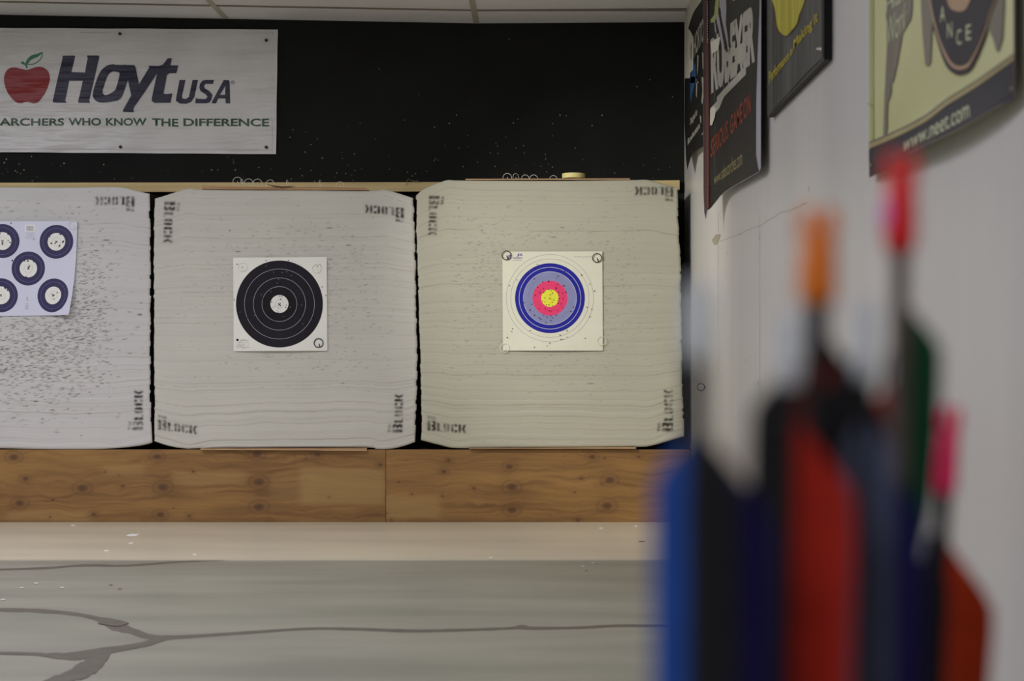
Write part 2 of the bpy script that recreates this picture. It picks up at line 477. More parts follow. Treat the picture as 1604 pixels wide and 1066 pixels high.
# ---------------------------------------------------------------- ledge under the blocks
M_ply = mat('plywood_print', (0, 0, 0), .55, vcol=True, bump=.0004, bscale=70, bstretch=(.08, 1, 1))
M_cream = mat('cream_painted_plywood', lin(154, 148, 132, 2.1), .28, rgb2=lin(166, 159, 142, 2.1), scale=3, stretch=(.35, 1.6, 1), spec=.5,
              bump=.0004, bscale=20, bstretch=(.3, 1, 1))
M_wood = mat('pale_pine', lin(150, 134, 94, 2.3), .65, rgb2=lin(172, 154, 110, 2.3), scale=14, stretch=(.15, 1, 2.5))
M_dark = mat('ledge_top', lin(60, 48, 34, 1.5), .8)
ledge = empty('plywood_ledge', (-.5, D0, 0)); tag(ledge, 'knee-high plywood ledge carrying the row of foam blocks', 'ledge')
def panel(name, label, x0, x1, knots, patches, seed):
    y0, y1 = 704.0, 819.5
    nx = int((x1-x0)/1.1); ny = 110
    xs = np.linspace(x0+.35, x1-.35, nx); ys = np.linspace(y1, y0, ny)
    Xp, Yp = np.meshgrid(xs, ys)
    warp = (fbm(Xp/60, Yp/25, seed)-.5)*26
    for kx, ky, r in knots:
        dd = ((Xp-kx)/(r*3.6))**2+((Yp-ky)/(r*2.2))**2
        warp = warp+np.exp(-dd)*6*np.tanh((Yp-ky)/r)
    g = fbm(Xp/90+3, (Yp+warp*.6)/5.0, seed+5, 4)
    g2 = fbm(Xp/70, (Yp+warp)/2.2, seed+9, 2)
    big = fbm(Xp/90, Yp/35, seed+2, 2)
    t = np.clip((g-.5)*.75+(g2-.5)*.45+(big-.5)*.55+.5, 0, 1)[..., None]
    ca = np.array(lin(98, 68, 36, 1.5)); cb = np.array(lin(142, 107, 58, 1.55))
    Cc = ca*(1-t)+cb*t
    for px0, px1, py0, py1, s in patches:
        sx = 1/(1+np.exp(-(Xp-px0)/3))*1/(1+np.exp((Xp-px1)/3))
        sy = 1/(1+np.exp(-(Yp+warp*.3-py0)/1.2))*1/(1+np.exp((Yp+warp*.3-py1)/1.2))
        k = (sx*sy*s)[..., None]
        Cc = Cc*(1-k)+np.array(lin(152, 124, 76, 1.4))*k*.7+Cc*.3*k*(.85+.3*g2[..., None])
    for kx, ky, r in knots:
        dd = np.sqrt(((Xp-kx)/(r*1.25))**2+((Yp-ky)/(r*.85))**2)
        k = (np.clip(1.35-dd, 0, 1)**.7*.8)[..., None]
        Cc = Cc*(1-k)+np.array(lin(62, 38, 26, 1.3))*k
        k = (np.exp(-((dd-2.0)/.35)**2)*.32*(r > 2.4))[..., None]
        Cc = Cc*(1-k)+np.array(lin(84, 54, 32, 1.4))*k
        k = (np.exp(-(dd/3.2)**2)*.25)[..., None]
        Cc = Cc*(1-k)+np.array(lin(90, 60, 34, 1.4))*k
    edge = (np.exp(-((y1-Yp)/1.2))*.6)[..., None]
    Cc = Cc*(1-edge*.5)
    P = np.stack([(Xp-VX)/F*D0, np.full_like(Xp, D0+.008), CZ+(VY-Yp)/F*D0], -1)
    o = colored_grid(name, P, Cc, M_ply, ledge, extra=D0+.026)
    return tag(o, label)
kn = [(x/2.506, 680+y/2.506, r) for x, y, r in [(52, 90, 5.5), (98, 175, 3.8), (75, 270, 5.5), (322, 212, 6.2), (480, 203, 2.2), (615, 88, 5),
      (638, 208, 6.2), (628, 315, 5), (1008, 78, 5.5), (1015, 188, 6.2), (1015, 285, 6.2), (1245, 80, 4), (205, 258, 2.2), (365, 314, 3.2),
      (742, 320, 2.2), (757, 147, 2), (1493, 120, 3.2), (680, 290, 1.2), (1290, 248, 1.1), (1200, 93, 1), (1155, 85, 1), (195, 325, 1.4),
      (410, 148, 1.4), (467, 160, 1)]]
pt = [(470, 603, 733, 790, .85), (160, 225, 726, 745, .55), (270, 385, 738, 757, .65), (300, 380, 700, 712, .12), (10, 140, 800, 817, .6), (420, 500, 742, 780, .3), (0, 60, 752, 765, .2)]
panel('plywood_panel', 'knotty brown plywood facing panel left of the seam, under the two left blocks', -420, 604, kn, pt, 3)
kn = [(640+x/3.135, 560+y/3.135, r) for x, y, r in [(195, 503, 2.6), (172, 560, 3.3), (495, 535, 4.6), (507, 635, 6.2), (507, 748, 5.6),
      (902, 487, 4.2), (848, 593, 2.6), (988, 602, 5.6), (975, 728, 6.2), (832, 798, 3), (165, 680, 1.5), (320, 640, 2), (15, 672, 1.5),
      (815, 660, 1.6), (963, 490, 1.5), (1130, 488, 2), (-85, 797, 1.6), (-105, 765, 1.2), (-50, 610, 1.5)]]
panel('plywood_panel', 'knotty brown plywood facing panel right of the seam, running to the white wall', 604, 1083.2, kn,
      [(596, 688, 775, 812, .75), (604, 640, 812, 822, .3)], 11)
b_ = MB(); ztop = CZ+(VY-704.2)/F*D0
b_.box(XL+2.6, XW-.002, D0+.03, DW-.002, ztop-.02, ztop-.001)
b_.build('ledge_top', M_dark, ledge)
# cream sheets lying on the floor in front of the ledge
yf = CZ*F/(877.5-VY)
sh = Sheet(lambda x, y, o: Vector((x, y, .006+o)))
xs_ = (604-VX)/F*D0
b_ = MB(); b_.box(XL+2.6, XW-.003, yf, D0-.001, 0.0002, .005)
tag(b_.build('floor_sheet', M_cream), 'glossy cream painted sheet lying on the floor along the foot of the ledge', 'floor sheet')
for i, (x, y, r, m, lab) in enumerate([(524, 394, .022, M_debris, 'largest white paper scrap on the cream floor sheet'),
        (515, 426, .008, M_debris, 'tiny white scrap just in front of the largest scrap'),
        (418, 455, .008, M_debris, 'tiny white scrap left of the larger scraps on the cream sheet'),
        (288, 356, .008, M_debris, 'tiny white scrap against the foot of the left plywood panel'),
        (765, 470, .007, M_debris, 'tiny white scrap near the front edge of the cream sheet')]):
    p = onfloor(x/2.506, 680+y/2.506, .006)
    b_ = MB(); b_.box(p.x-r, p.x+r, p.y-r*1.2, p.y+r*1.2, .0052, .0068)
    tag(b_.build('paper_scrap', m), lab, 'scrap')
for x, y, r, m, lab in [(1180, 71, .008, M_debris, 'white crumb at the foot of the right plywood panel, leftmost of two'),
                        (1325, 62, .006, M_debris, 'white crumb at the foot of the right plywood panel, nearest the blue fletching'),
                        (1350, 127, .012, M_deb2, 'brown splinter on the cream sheet near the blue fletching'),
                        (718, 193, .007, M_debris, 'white crumb at the front edge of the cream sheet below the gap between blocks')]:
    p = onfloor(500+x/2.673, 800+y/2.673, .006)
    b_ = MB(); b_.box(p.x-r, p.x+r, p.y-r*.8, p.y+r*.8, .0052, .0068)
    tag(b_.build('crumb', m), lab, 'crumb')

# ---------------------------------------------------------------- foam blocks
M_foam = mat('layered_foam', (0, 0, 0), .8, vcol=True, bump=.0006, bscale=45, bstretch=(.12, .5, 2.4), spec=.3)
GL = [[(0, 0), (5, 0), (5, 16.5), (0, 16.5)],
      [(7, 0), (12, 0), (13.5, 2), (13.5, 6.6), (12.2, 8.3), (13.5, 10), (13.5, 14.5), (12, 16.5), (7, 16.5), (7, 13.6), (9, 13.2), (9, 10.6), (7, 10.2), (7, 6.4), (9, 6), (9, 3.3), (7, 2.9)],
      [(15.5, 0), (19.6, 0), (19.6, 13.5), (15.5, 13.5)], [(20.8, 0), (23.6, 0), (23.6, 1.9), (20.8, 1.9)],
      [(25.8, 3), (27, .7), (29.6, 0), (29.6, 13.5), (27, 12.8), (25.8, 10.5)], [(31.6, 0), (34.2, .7), (35.4, 3), (35.4, 10.5), (34.2, 12.8), (31.6, 13.5)],
      [(37.8, 3), (39, .7), (41.8, 0), (41.8, 13.5), (39, 12.8), (37.8, 10.5)],
      [(43.6, 9.2), (48.2, 9.6), (48.2, 11.6), (46.6, 13.4), (43.6, 13.5)], [(43.6, 0), (46.6, .1), (48.2, 1.9), (48.2, 3.9), (43.6, 4.3)],
      [(50, 0), (54.2, 0), (54.2, 13.5), (50, 13.5)], [(55.6, 6.75), (58.2, 0), (62, 0), (59.2, 6.75), (62, 13.5), (58.2, 13.5)],
      # small word above
      [(0, 23.6), (5, 23.6), (5, 22), (3.4, 22), (3.4, 18.6), (1.6, 18.6), (1.6, 22), (0, 22)],
      [(5.8, 18.6), (7.1, 18.6), (7.1, 20.4), (8, 20.4), (8, 18.6), (9.3, 18.6), (9.3, 23), (8, 23), (8, 21.6), (7.1, 21.6), (7.1, 23), (5.8, 23)],
      [(10, 18.6), (13.2, 18.6), (13.2, 19.8), (11.4, 19.8), (11.4, 20.4), (12.8, 20.4), (12.8, 21.4), (11.4, 21.4), (11.4, 22), (13.2, 22), (13.2, 23), (10, 23)]]
def inside(poly, X, Y):
    r = np.zeros(X.shape, bool); n = len(poly)
    for i in range(n):
        x0, y0 = poly[i]; x1, y1 = poly[(i+1) % n]
        if y0 == y1: continue
        c = ((y0 > Y) != (y1 > Y)) & (X < (x1-x0)*(Y-y0)/(y1-y0)+x0)
        r ^= c
    return r
def blur(A):
    B = A.copy()
    B[1:-1] = (A[:-2]+2*A[1:-1]+A[2:])/4
    A = B.copy()
    B[:, 1:-1] = (A[:, :-2]+2*A[:, 1:-1]+A[:, 2:])/4
    return B
def stamp_mask(X, Y, org, dr, up, sc=1.0, seed=0):
    """stencilled words; returns ink 0..1 at the given frame coordinates"""
    det = dr[0]*up[1]-dr[1]*up[0]
    dx = X-org[0]; dy = Y-org[1]
    a = (dx*up[1]-dy*up[0])/det/sc; b = (dr[0]*dy-dr[1]*dx)/det/sc
    ink = np.zeros(X.shape)
    offs = [(-.3, -.3), (.3, -.3), (-.3, .3), (.3, .3)]
    for g in GL:
        for ox, oy in offs:
            ink += inside(g, a+ox, b+oy)*.25
    ink = blur(blur(ink))
    dens = .25+1.0*fbm(a/9+seed, b/7, 31+seed, 2)
    over = np.exp(-((b-8)/11)**2)*((a > -3) & (a < 65))*.05
    return np.clip(np.clip(ink*1.05, 0, 1)*np.clip(dens, 0, .93)+over, 0, 1)

def foam_block(label, left, right, top, bottom, plate, stamps, marks, seed, tint):
    r = np.random.RandomState(seed)
    x0 = min(p[0] for p in left); x1 = max(p[0] for p in right)
    nx = int((x1-x0)*1.05); ny = 470
    U = np.linspace(0, 1, nx)[None, :]; V = np.linspace(0, 1, ny)[:, None]
    def ip(pts, t, k=1):
        pts = sorted(pts, key=lambda p: p[1-k])
        return np.interp(t, [p[1-k] for p in pts], [p[k] for p in pts])
    # edges: left/right are functions of height (given as (x, y)), top/bottom functions of x
    ymid = 300+(1-V[:, 0])*395
    xl = ip([(y, x) for x, y in left], ymid); xr = ip([(y, x) for x, y in right], ymid)
    NL = 58
    th = r.uniform(.6, 1.4, NL); cum = np.concatenate([[0], np.cumsum(th)])/th.sum()
    li0 = np.clip(np.searchsorted(cum, V[:, 0], side='right')-1, 0, NL-1)
    jl = r.uniform(-.1, 1.4, NL)*(np.arange(NL)<NL-4)*(np.arange(NL)>3); jr = r.uniform(-2.0, .1, NL)*(np.arange(NL)<NL-4)*(np.arange(NL)>3)
    xl = xl+jl[li0]; xr = xr+jr[li0]
    X = xl[:, None]*(1-U)+xr[:, None]*U
    tp = smooth(top, 5, False); bt = smooth(bottom, 5, False)
    yt = ip(tp, X); yb = ip(bt, X)
    Y = yb*(1-V)+yt*V
    # compressed layers: the seams dip and rise where the boards end
    w1 = np.exp(-((U-.13)/.05)**2)+np.exp(-((U-.87)/.05)**2)
    lower = np.exp(-V/.35); upper = np.exp(-(1-V)/.22)
    wob = (fbm(U*7+seed, V*9, seed, 2)-.5)*.012
    Vw = V+w1*(lower*.008-upper*.006)+wob*(.5+lower)+.004*np.sin(U*5+seed)
    Vw = np.clip(Vw, 0, .9999)
    li = np.clip(np.searchsorted(cum, Vw.ravel(), side='right')-1, 0, NL-1).reshape(Vw.shape)
    ph = (Vw-cum[li])/(cum[li+1]-cum[li])
    amp = r.uniform(.0, 1, NL)**2*.0009*(1+1.3*np.exp(-np.linspace(0, 1, NL)/.3))
    offs = r.uniform(-.0006, .0006, NL)*(1+2.2*np.exp(-np.linspace(0, 1, NL)/.3))
    un = fbm(U*4+seed*3+0*V, li*3.7, seed+3, 2)
    disp = offs[li]*(un*2) + amp[li]*(1-(2*ph-1)**4)
    # broad bulge of the squeezed foam
    disp = disp+.012*np.exp(-((U-.0)/.05)**2)*0+.006*np.sin(PI*U)*np.sin(PI*V)
    edge = np.minimum(np.minimum(U, 1-U)*nx, np.minimum(V, 1-V)*ny)
    disp = disp-.006*np.clip(1-edge/4, 0, 1)**2
    # colours
    base = np.array(tint)
    C = np.ones(X.shape+(3,))*base
    lay = r.uniform(-.025, .02, NL)
    C *= (1+lay[li]*(.5+un))[..., None]
    C *= (1+(fbm(X/60, Y/45, seed+8, 3)-.5)*.07)[..., None]
    seam = r.uniform(0, 1, NL)**3.0
    sd = np.exp(-((ph)/.12)**2)*seam[li]*np.clip(fbm(X/50+li*5.1, V*0+li*2.3, seed+21, 2)*2.2-.5, 0, 1)
    C *= (1-sd[..., None]*np.array([.32, .36, .38]))
    # arrow marks
    D = np.zeros(X.shape)
    for mx, my, ln, hh, st, sl in marks(r):
        ry = int((yb[0, int(nx/2)]-my)/(yb[0, int(nx/2)]-yt[0, int(nx/2)])*ny)
        rx = int((mx-xl.mean())/(xr.mean()-xl.mean())*nx)
        a0, a1 = max(0, ry-5), min(ny, ry+6); b0, b1 = max(0, rx-9), min(nx, rx+10)
        if a1 <= a0 or b1 <= b0: continue
        xx = X[a0:a1, b0:b1]-mx; yy = Y[a0:a1, b0:b1]-my-sl*xx
        D[a0:a1, b0:b1] = np.maximum(D[a0:a1, b0:b1], st*np.exp(-(np.abs(xx)/ln)**2.5-(yy/hh)**2))
    C = C*(1-D[..., None])+np.array(lin(52, 44, 36, 1.7))*D[..., None]
    disp = disp-D*.0015
    for k, st in enumerate(stamps):
        ink = stamp_mask(X, Y, *st, seed=seed+k)
        C = C*(1-ink[..., None])+np.array(lin(34, 32, 30, 1.7))*ink[..., None]
    P = np.stack([(X-VX)/F*D0, D0-disp, CZ+(VY-Y)/F*D0], -1)
    o = colored_grid('foam_target_block', P, C, M_foam, extra=D0+.27, zmin=ztop+.001, side=lin(26, 26, 24, 1.4))  # sides painted dark so the lit gaps between blocks read as shaded
    return tag(o, label, 'archery target block', 'white layered foam target blocks')

def scatter(n, cx, cy, sx, sy, ln=(1.2, 3), st=(.3, .8), avoid=None):
    st = (st[0]*.8, st[1]*.85) if st[1] < .65 else st
    def fn(r):
        out = []
        for _ in range(n):
            x = r.normal(cx, sx); y = r.normal(cy, sy)
            if avoid and avoid(x, y): continue
            out.append((x, y, r.uniform(*ln), r.uniform(.5, .85), r.uniform(*st), r.uniform(-.25, .15)))
        return out
    return fn
def joined(*fs):
    return lambda r: [m for f in fs for m in f(r)]
def single(*ms):
    return lambda r: [(x, y, l, h, s, 0.0) for x, y, l, h, s in ms]

RT = (0, -1); DN = (0, 1)
T1 = lin(160, 159, 158, 1.85); T2 = lin(160, 158.5, 151, 1.85); T3 = lin(162, 160, 144, 1.5)
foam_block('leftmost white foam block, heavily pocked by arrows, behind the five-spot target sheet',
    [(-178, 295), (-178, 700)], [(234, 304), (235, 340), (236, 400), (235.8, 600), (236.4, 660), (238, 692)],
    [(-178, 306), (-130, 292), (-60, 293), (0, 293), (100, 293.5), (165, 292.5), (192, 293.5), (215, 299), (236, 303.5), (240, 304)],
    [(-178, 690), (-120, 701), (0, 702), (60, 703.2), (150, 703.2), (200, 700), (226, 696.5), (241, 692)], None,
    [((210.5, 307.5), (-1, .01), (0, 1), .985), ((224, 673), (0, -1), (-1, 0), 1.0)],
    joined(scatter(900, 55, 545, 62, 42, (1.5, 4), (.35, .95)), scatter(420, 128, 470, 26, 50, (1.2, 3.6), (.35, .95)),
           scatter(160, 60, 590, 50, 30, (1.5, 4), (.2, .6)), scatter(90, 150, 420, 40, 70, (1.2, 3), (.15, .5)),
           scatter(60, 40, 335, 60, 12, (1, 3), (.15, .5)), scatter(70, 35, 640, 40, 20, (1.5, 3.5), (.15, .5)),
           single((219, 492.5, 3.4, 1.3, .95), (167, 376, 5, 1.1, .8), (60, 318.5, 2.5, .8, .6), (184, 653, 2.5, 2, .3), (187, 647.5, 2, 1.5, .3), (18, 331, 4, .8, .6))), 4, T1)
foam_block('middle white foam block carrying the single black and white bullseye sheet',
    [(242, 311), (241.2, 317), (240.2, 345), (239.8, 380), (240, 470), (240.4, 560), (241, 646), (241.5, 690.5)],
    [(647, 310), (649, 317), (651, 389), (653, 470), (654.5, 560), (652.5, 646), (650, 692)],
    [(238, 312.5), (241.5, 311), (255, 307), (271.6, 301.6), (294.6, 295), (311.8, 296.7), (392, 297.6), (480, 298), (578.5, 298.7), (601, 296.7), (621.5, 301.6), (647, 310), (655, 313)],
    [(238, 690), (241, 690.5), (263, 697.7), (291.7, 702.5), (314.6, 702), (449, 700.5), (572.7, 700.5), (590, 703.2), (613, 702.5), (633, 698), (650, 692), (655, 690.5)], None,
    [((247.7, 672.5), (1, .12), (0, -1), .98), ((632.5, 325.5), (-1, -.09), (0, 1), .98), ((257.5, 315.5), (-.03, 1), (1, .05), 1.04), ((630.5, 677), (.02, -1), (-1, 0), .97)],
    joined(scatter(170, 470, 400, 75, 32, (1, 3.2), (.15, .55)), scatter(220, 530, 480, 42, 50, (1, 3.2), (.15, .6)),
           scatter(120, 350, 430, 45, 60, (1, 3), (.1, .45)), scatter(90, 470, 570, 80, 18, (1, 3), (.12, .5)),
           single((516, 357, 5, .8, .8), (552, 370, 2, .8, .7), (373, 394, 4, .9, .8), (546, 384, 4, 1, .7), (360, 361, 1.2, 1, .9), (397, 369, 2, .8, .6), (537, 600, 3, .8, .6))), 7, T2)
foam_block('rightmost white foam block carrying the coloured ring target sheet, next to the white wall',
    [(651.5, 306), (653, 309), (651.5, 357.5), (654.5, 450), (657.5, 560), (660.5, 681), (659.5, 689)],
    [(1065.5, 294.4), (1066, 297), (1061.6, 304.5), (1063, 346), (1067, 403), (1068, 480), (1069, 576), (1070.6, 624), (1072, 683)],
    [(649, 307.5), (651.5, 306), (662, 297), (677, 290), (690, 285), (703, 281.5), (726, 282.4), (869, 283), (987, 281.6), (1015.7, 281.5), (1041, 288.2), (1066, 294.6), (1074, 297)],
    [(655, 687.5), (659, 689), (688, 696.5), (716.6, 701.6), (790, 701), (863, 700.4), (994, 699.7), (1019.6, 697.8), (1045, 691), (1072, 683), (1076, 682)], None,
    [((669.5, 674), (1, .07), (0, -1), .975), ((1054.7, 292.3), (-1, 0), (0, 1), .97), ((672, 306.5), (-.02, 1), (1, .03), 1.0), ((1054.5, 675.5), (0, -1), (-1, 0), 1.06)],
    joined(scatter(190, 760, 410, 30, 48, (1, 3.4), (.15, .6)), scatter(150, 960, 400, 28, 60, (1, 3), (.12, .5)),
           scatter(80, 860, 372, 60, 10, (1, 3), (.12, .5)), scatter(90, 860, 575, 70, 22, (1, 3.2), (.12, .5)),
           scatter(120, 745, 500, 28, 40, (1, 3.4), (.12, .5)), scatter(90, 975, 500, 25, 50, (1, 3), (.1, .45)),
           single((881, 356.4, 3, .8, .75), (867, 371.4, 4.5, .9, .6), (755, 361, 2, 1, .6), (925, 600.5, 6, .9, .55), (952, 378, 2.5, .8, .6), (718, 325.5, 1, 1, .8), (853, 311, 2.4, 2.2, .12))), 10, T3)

# boards pressed against the blocks
M_edge = bpy.data.materials.new('plywood_edge'); M_edge.use_nodes = True
nt = M_edge.node_tree; bs = nt.nodes['Principled BSDF']; bs.inputs['Roughness'].default_value = .7
g_ = nt.nodes.new('ShaderNodeNewGeometry'); sp = nt.nodes.new('ShaderNodeSeparateXYZ'); ma = nt.nodes.new('ShaderNodeMath'); ma.operation = 'SINE'
mu = nt.nodes.new('ShaderNodeMath'); mu.operation = 'MULTIPLY'; mu.inputs[1].default_value = 900
nz = nt.nodes.new('ShaderNodeTexNoise'); nz.inputs['Scale'].default_value = 5
ad = nt.nodes.new('ShaderNodeMath'); ad.operation = 'MULTIPLY_ADD'; ad.inputs[1].default_value = 4
crp = nt.nodes.new('ShaderNodeValToRGB')
crp.color_ramp.elements[0].position = .2; crp.color_ramp.elements[1].position = .8
crp.color_ramp.elements[0].color = (*lin(112, 84, 58, 1.9), 1); crp.color_ramp.elements[1].color = (*lin(168, 142, 104, 1.9), 1)
nt.links.new(g_.outputs['Position'], sp.inputs[0]); nt.links.new(sp.outputs['Z'], mu.inputs[0])
nt.links.new(nz.outputs['Fac'], ad.inputs[0]); nt.links.new(mu.outputs[0], ad.inputs[2])
nt.links.new(ad.outputs[0], ma.inputs[0]); nt.links.new(ma.outputs[0], crp.inputs['Fac']); nt.links.new(crp.outputs['Color'], bs.inputs['Base Color'])
def slab(name, label, tl, tr, br, bl, Y0, Y1, m, cat='board', group=None):
    b_ = MB(); A = [at(*p, D0) for p in (bl, br, tr, tl)]
    fr = [b_.bm.verts.new((p.x, Y0, p.z)) for p in A]; bk = [b_.bm.verts.new((p.x, Y1, p.z)) for p in A]
    b_.bm.faces.new(fr); b_.bm.faces.new(bk[::-1])
    for i in range(4): b_.bm.faces.new((fr[i], bk[i], bk[(i+1) % 4], fr[(i+1) % 4]))
    return tag(b_.build(name, m), label, cat, group)
slab('plywood_board', 'layered plywood board lying on top of the middle foam block', (316, 290.5), (573, 293.5), (578, 297.9), (316, 296.2), D0+.004, D0+.25, M_edge, 'plywood board')
slab('plywood_board', 'thin plywood board lying on top of the right foam block, carrying the tape roll', (729, 279.8), (987, 278.6), (987, 281.0), (729, 281.7), D0+.004, D0+.25, M_edge, 'plywood board')
slab('plywood_board', 'layered plywood board showing under the bottom edge of the middle foam block', (315, 701.8), (575, 700.8), (575, 705.6), (315, 704.2), D0-.012, D0-.0005, M_edge, 'plywood board')
slab('plywood_board', 'thin plywood board under the bottom edge of the right foam block', (735, 701.4), (996, 700.0), (996, 702.6), (735, 702.6), D0-.012, D0-.0005, M_edge, 'plywood board')
# the rail on the wall behind the blocks
b_ = MB(); Y1 = DW-.004; Y0 = DW-.045
pts = [(-420, 286.6), (640, 285.2), (1064.5, 282.2)]
rows = []
for x, y in pts:
    p = at(x, y, Y0); q = at(x, y+14.6, Y0)
    rows.append([b_.bm.verts.new(v) for v in ((p.x, Y0, p.z), (p.x, Y1, p.z), (q.x, Y1, q.z), (q.x, Y0, q.z))])
for A, B in zip(rows, rows[1:]):
    for k in range(4): b_.bm.faces.new((A[k], A[(k+1) % 4], B[(k+1) % 4], B[k]))
b_.bm.faces.new(rows[0]); b_.bm.faces.new(rows[-1][::-1])
tag(b_.build('timber_rail', M_wood), 'pale pine rail running along the black wall above the foam blocks', 'rail')

# ---------------------------------------------------------------- target sheets
M_paper = mat('white_paper', lin(206, 203, 196, 1.6), .6, var=.02, scale=8)
M_paper_y = mat('cream_paper', lin(206, 205, 186, 1.40), .6, var=.02, scale=8)
M_paper_l = mat('lilac_paper', lin(176, 178, 193, 1.75), .6, var=.02, scale=8)
M_navy = mat('navy_ink', lin(30, 24, 38, .9), .6, spec=.25, var=.1)
M_ink = mat('black_ink', lin(22, 18, 25, .9), .6, spec=.25, var=.1)
M_navy5 = mat('violet_navy_ink', lin(46, 40, 80, 1.3), .6, var=.05)
M_rl = mat('ring_line_grey', lin(128, 130, 132, 1.8), .6)
M_rl5 = mat('ring_line_blue', lin(90, 100, 140, 1.8), .6)
M_hole = mat('arrow_hole', lin(44, 38, 32, 1.2), .9)
M_holer = mat('torn_paper', lin(120, 112, 100, 1.8), .9)
M_blue = mat('target_blue', lin(32, 34, 140, 1.4), .6, spec=.25, var=.03)
M_gry = mat('target_grey_blue', lin(128, 131, 170, 1.35), .6, spec=.3, var=.03)
M_gryl = mat('target_grey_line', lin(108, 108, 140, 1.95), .5, var=.03)
M_red = mat('target_red', lin(220, 50, 98, 1.6), .5, var=.03)
M_redl = mat('target_red_line', lin(176, 46, 84, 1.95), .5, var=.03)
M_yel = mat('target_yellow', lin(222, 214, 56, 1.5), .5, var=.03)
M_yell = mat('target_yellow_line', lin(160, 150, 50, 1.95), .5, var=.03)
M_pl = mat('target_thin_violet', lin(132, 124, 140, 1.9), .6)
M_wl = mat('target_white_line', lin(176, 176, 186, 1.95), .6)
M_prt = mat('violet_print', lin(56, 48, 116, 1.9), .6)
M_prtg = mat('grey_print', lin(140, 138, 146, 1.9), .6)
rnd = random.Random(11)
def hole(sh, x, y, r=.75, layer=6, torn=False):
    n = 7
    sh.poly([(x+r*rnd.uniform(.75, 1.2)*math.cos(2*PI*k/n), y+r*rnd.uniform(.75, 1.2)*math.sin(2*PI*k/n)) for k in range(n)], M_holer if torn else M_hole, layer)

# black bullseye
def bulge(x0, x1, yb_, amt):
    def d(x, y):
        u = (x-x0)/(x1-x0)
        return .004+amt*math.exp(-((yb_-y)/26)**2)*math.sin(PI*min(1, max(0, u)))
    return d
sh = Sheet(backplane(D0-.007, bulge(366, 513, 550, .009)))
sh.grid([(365.5, 403.5), (512, 402.3), (512.9, 549), (366.2, 549.7)], 24, 24, M_paper)
cx, cy = 438, 475.9
sh.ring(cx, cy, 27.3, 68, M_navy, 1, 96); sh.ring(cx, cy, 14.1, 27.3, M_ink, 1, 96)
for r_ in (54.8, 40.9, 27.3): sh.ring(cx, cy, r_-.32, r_+.32, M_rl, 2, 96)
sh.disc(cx, cy, 14.1, M_paper, 2); sh.ring(cx, cy, 6.4, 6.7, M_rl, 3)
for a_ in (.75, -.75): sh.line([(cx-3*math.cos(a_), cy+.5-3*math.sin(a_)), (cx+3*math.cos(a_), cy+.5+3*math.sin(a_))], .9, M_ink, 4)
for x, y in [(432, 157), (628, 155), (178, 190), (225, 215), (367, 212), (882, 207), (925, 387), (958, 462), (152, 500), (293, 360),
             (437, 270), (680, 340), (560, 495), (482, 522), (612, 548), (605, 568), (540, 610), (553, 470), (572, 470), (843, 432),
             (682, 548), (398, 597), (378, 683), (503, 685), (745, 662), (655, 715), (557, 555), (405, 490), (267, 655)]:
    hole(sh, 340+x/5.61, 380+y/5.61, .85)
for x, y in [(533, 355), (543, 322), (655, 290), (500, 260), (575, 262), (615, 255), (390, 455), (515, 395), (475, 430), (495, 568), (510, 560),
             (540, 575), (530, 598), (745, 548), (330, 640), (757, 712), (645, 568), (905, 190), (915, 205), (205, 608), (583, 648), (430, 205)]:
    hole(sh, 340+x/5.61, 380+y/5.61, .7, 5, True)
sh.disc(372.4, 532.2, 2, M_navy, 1, 14)
sh.text('ARCHERY FACE', (376, 533.6), (390, 533.6), (390, 532), (376, 532), M_prtg, 1)
for i, y in enumerate((536, 538.7)): sh.line([(370.5, y), (388-i*2, y)], .5, M_prtg, 1)
sh.text('OFFICIAL  INDOOR', (370.5, 542), (383.5, 542), (383.5, 540.8), (370.5, 540.8), M_navy, 1)
sh.line([(371, 543.8), (393, 543.6)], .5, M_prtg, 1)
tag(sh.build('target_sheet'), 'square white paper target with one large black bullseye, pinned to the middle foam block', 'paper target')

# coloured rings
sh = Sheet(backplane(D0-.007, bulge(787, 944, 549, .007)))
sh.grid([(787, 394), (943.3, 393.4), (944.3, 548.8), (787.8, 548.8)], 24, 24, M_paper_y)
cx, cy = 861.4, 466.8
for r_ in (68.3, 61.4): sh.ring(cx, cy, r_-.25, r_+.25, M_pl, 1, 96)
sh.ring(cx, cy, 41.5, 54.6, M_blue, 1, 96); sh.ring(cx, cy, 48, 48.6, M_wl, 2, 96); sh.ring(cx, cy, 41.3, 41.8, M_wl, 2, 96)
sh.ring(cx, cy, 27.3, 41.5, M_gry, 1, 96); sh.ring(cx, cy, 34, 34.4, M_gryl, 2, 96)
sh.ring(cx, cy, 13.7, 27.3, M_red, 1, 96); sh.ring(cx, cy, 20.2, 20.6, M_redl, 2, 96)
sh.disc(cx, cy, 13.7, M_yel, 1); sh.ring(cx, cy, 6.6, 6.9, M_yell, 2); sh.ring(cx, cy, 3, 3.4, M_yell, 2)
sh.line([(cx-1, cy), (cx+1, cy)], .3, M_ink, 3); sh.line([(cx, cy-1), (cx, cy+1)], .3, M_ink, 3)
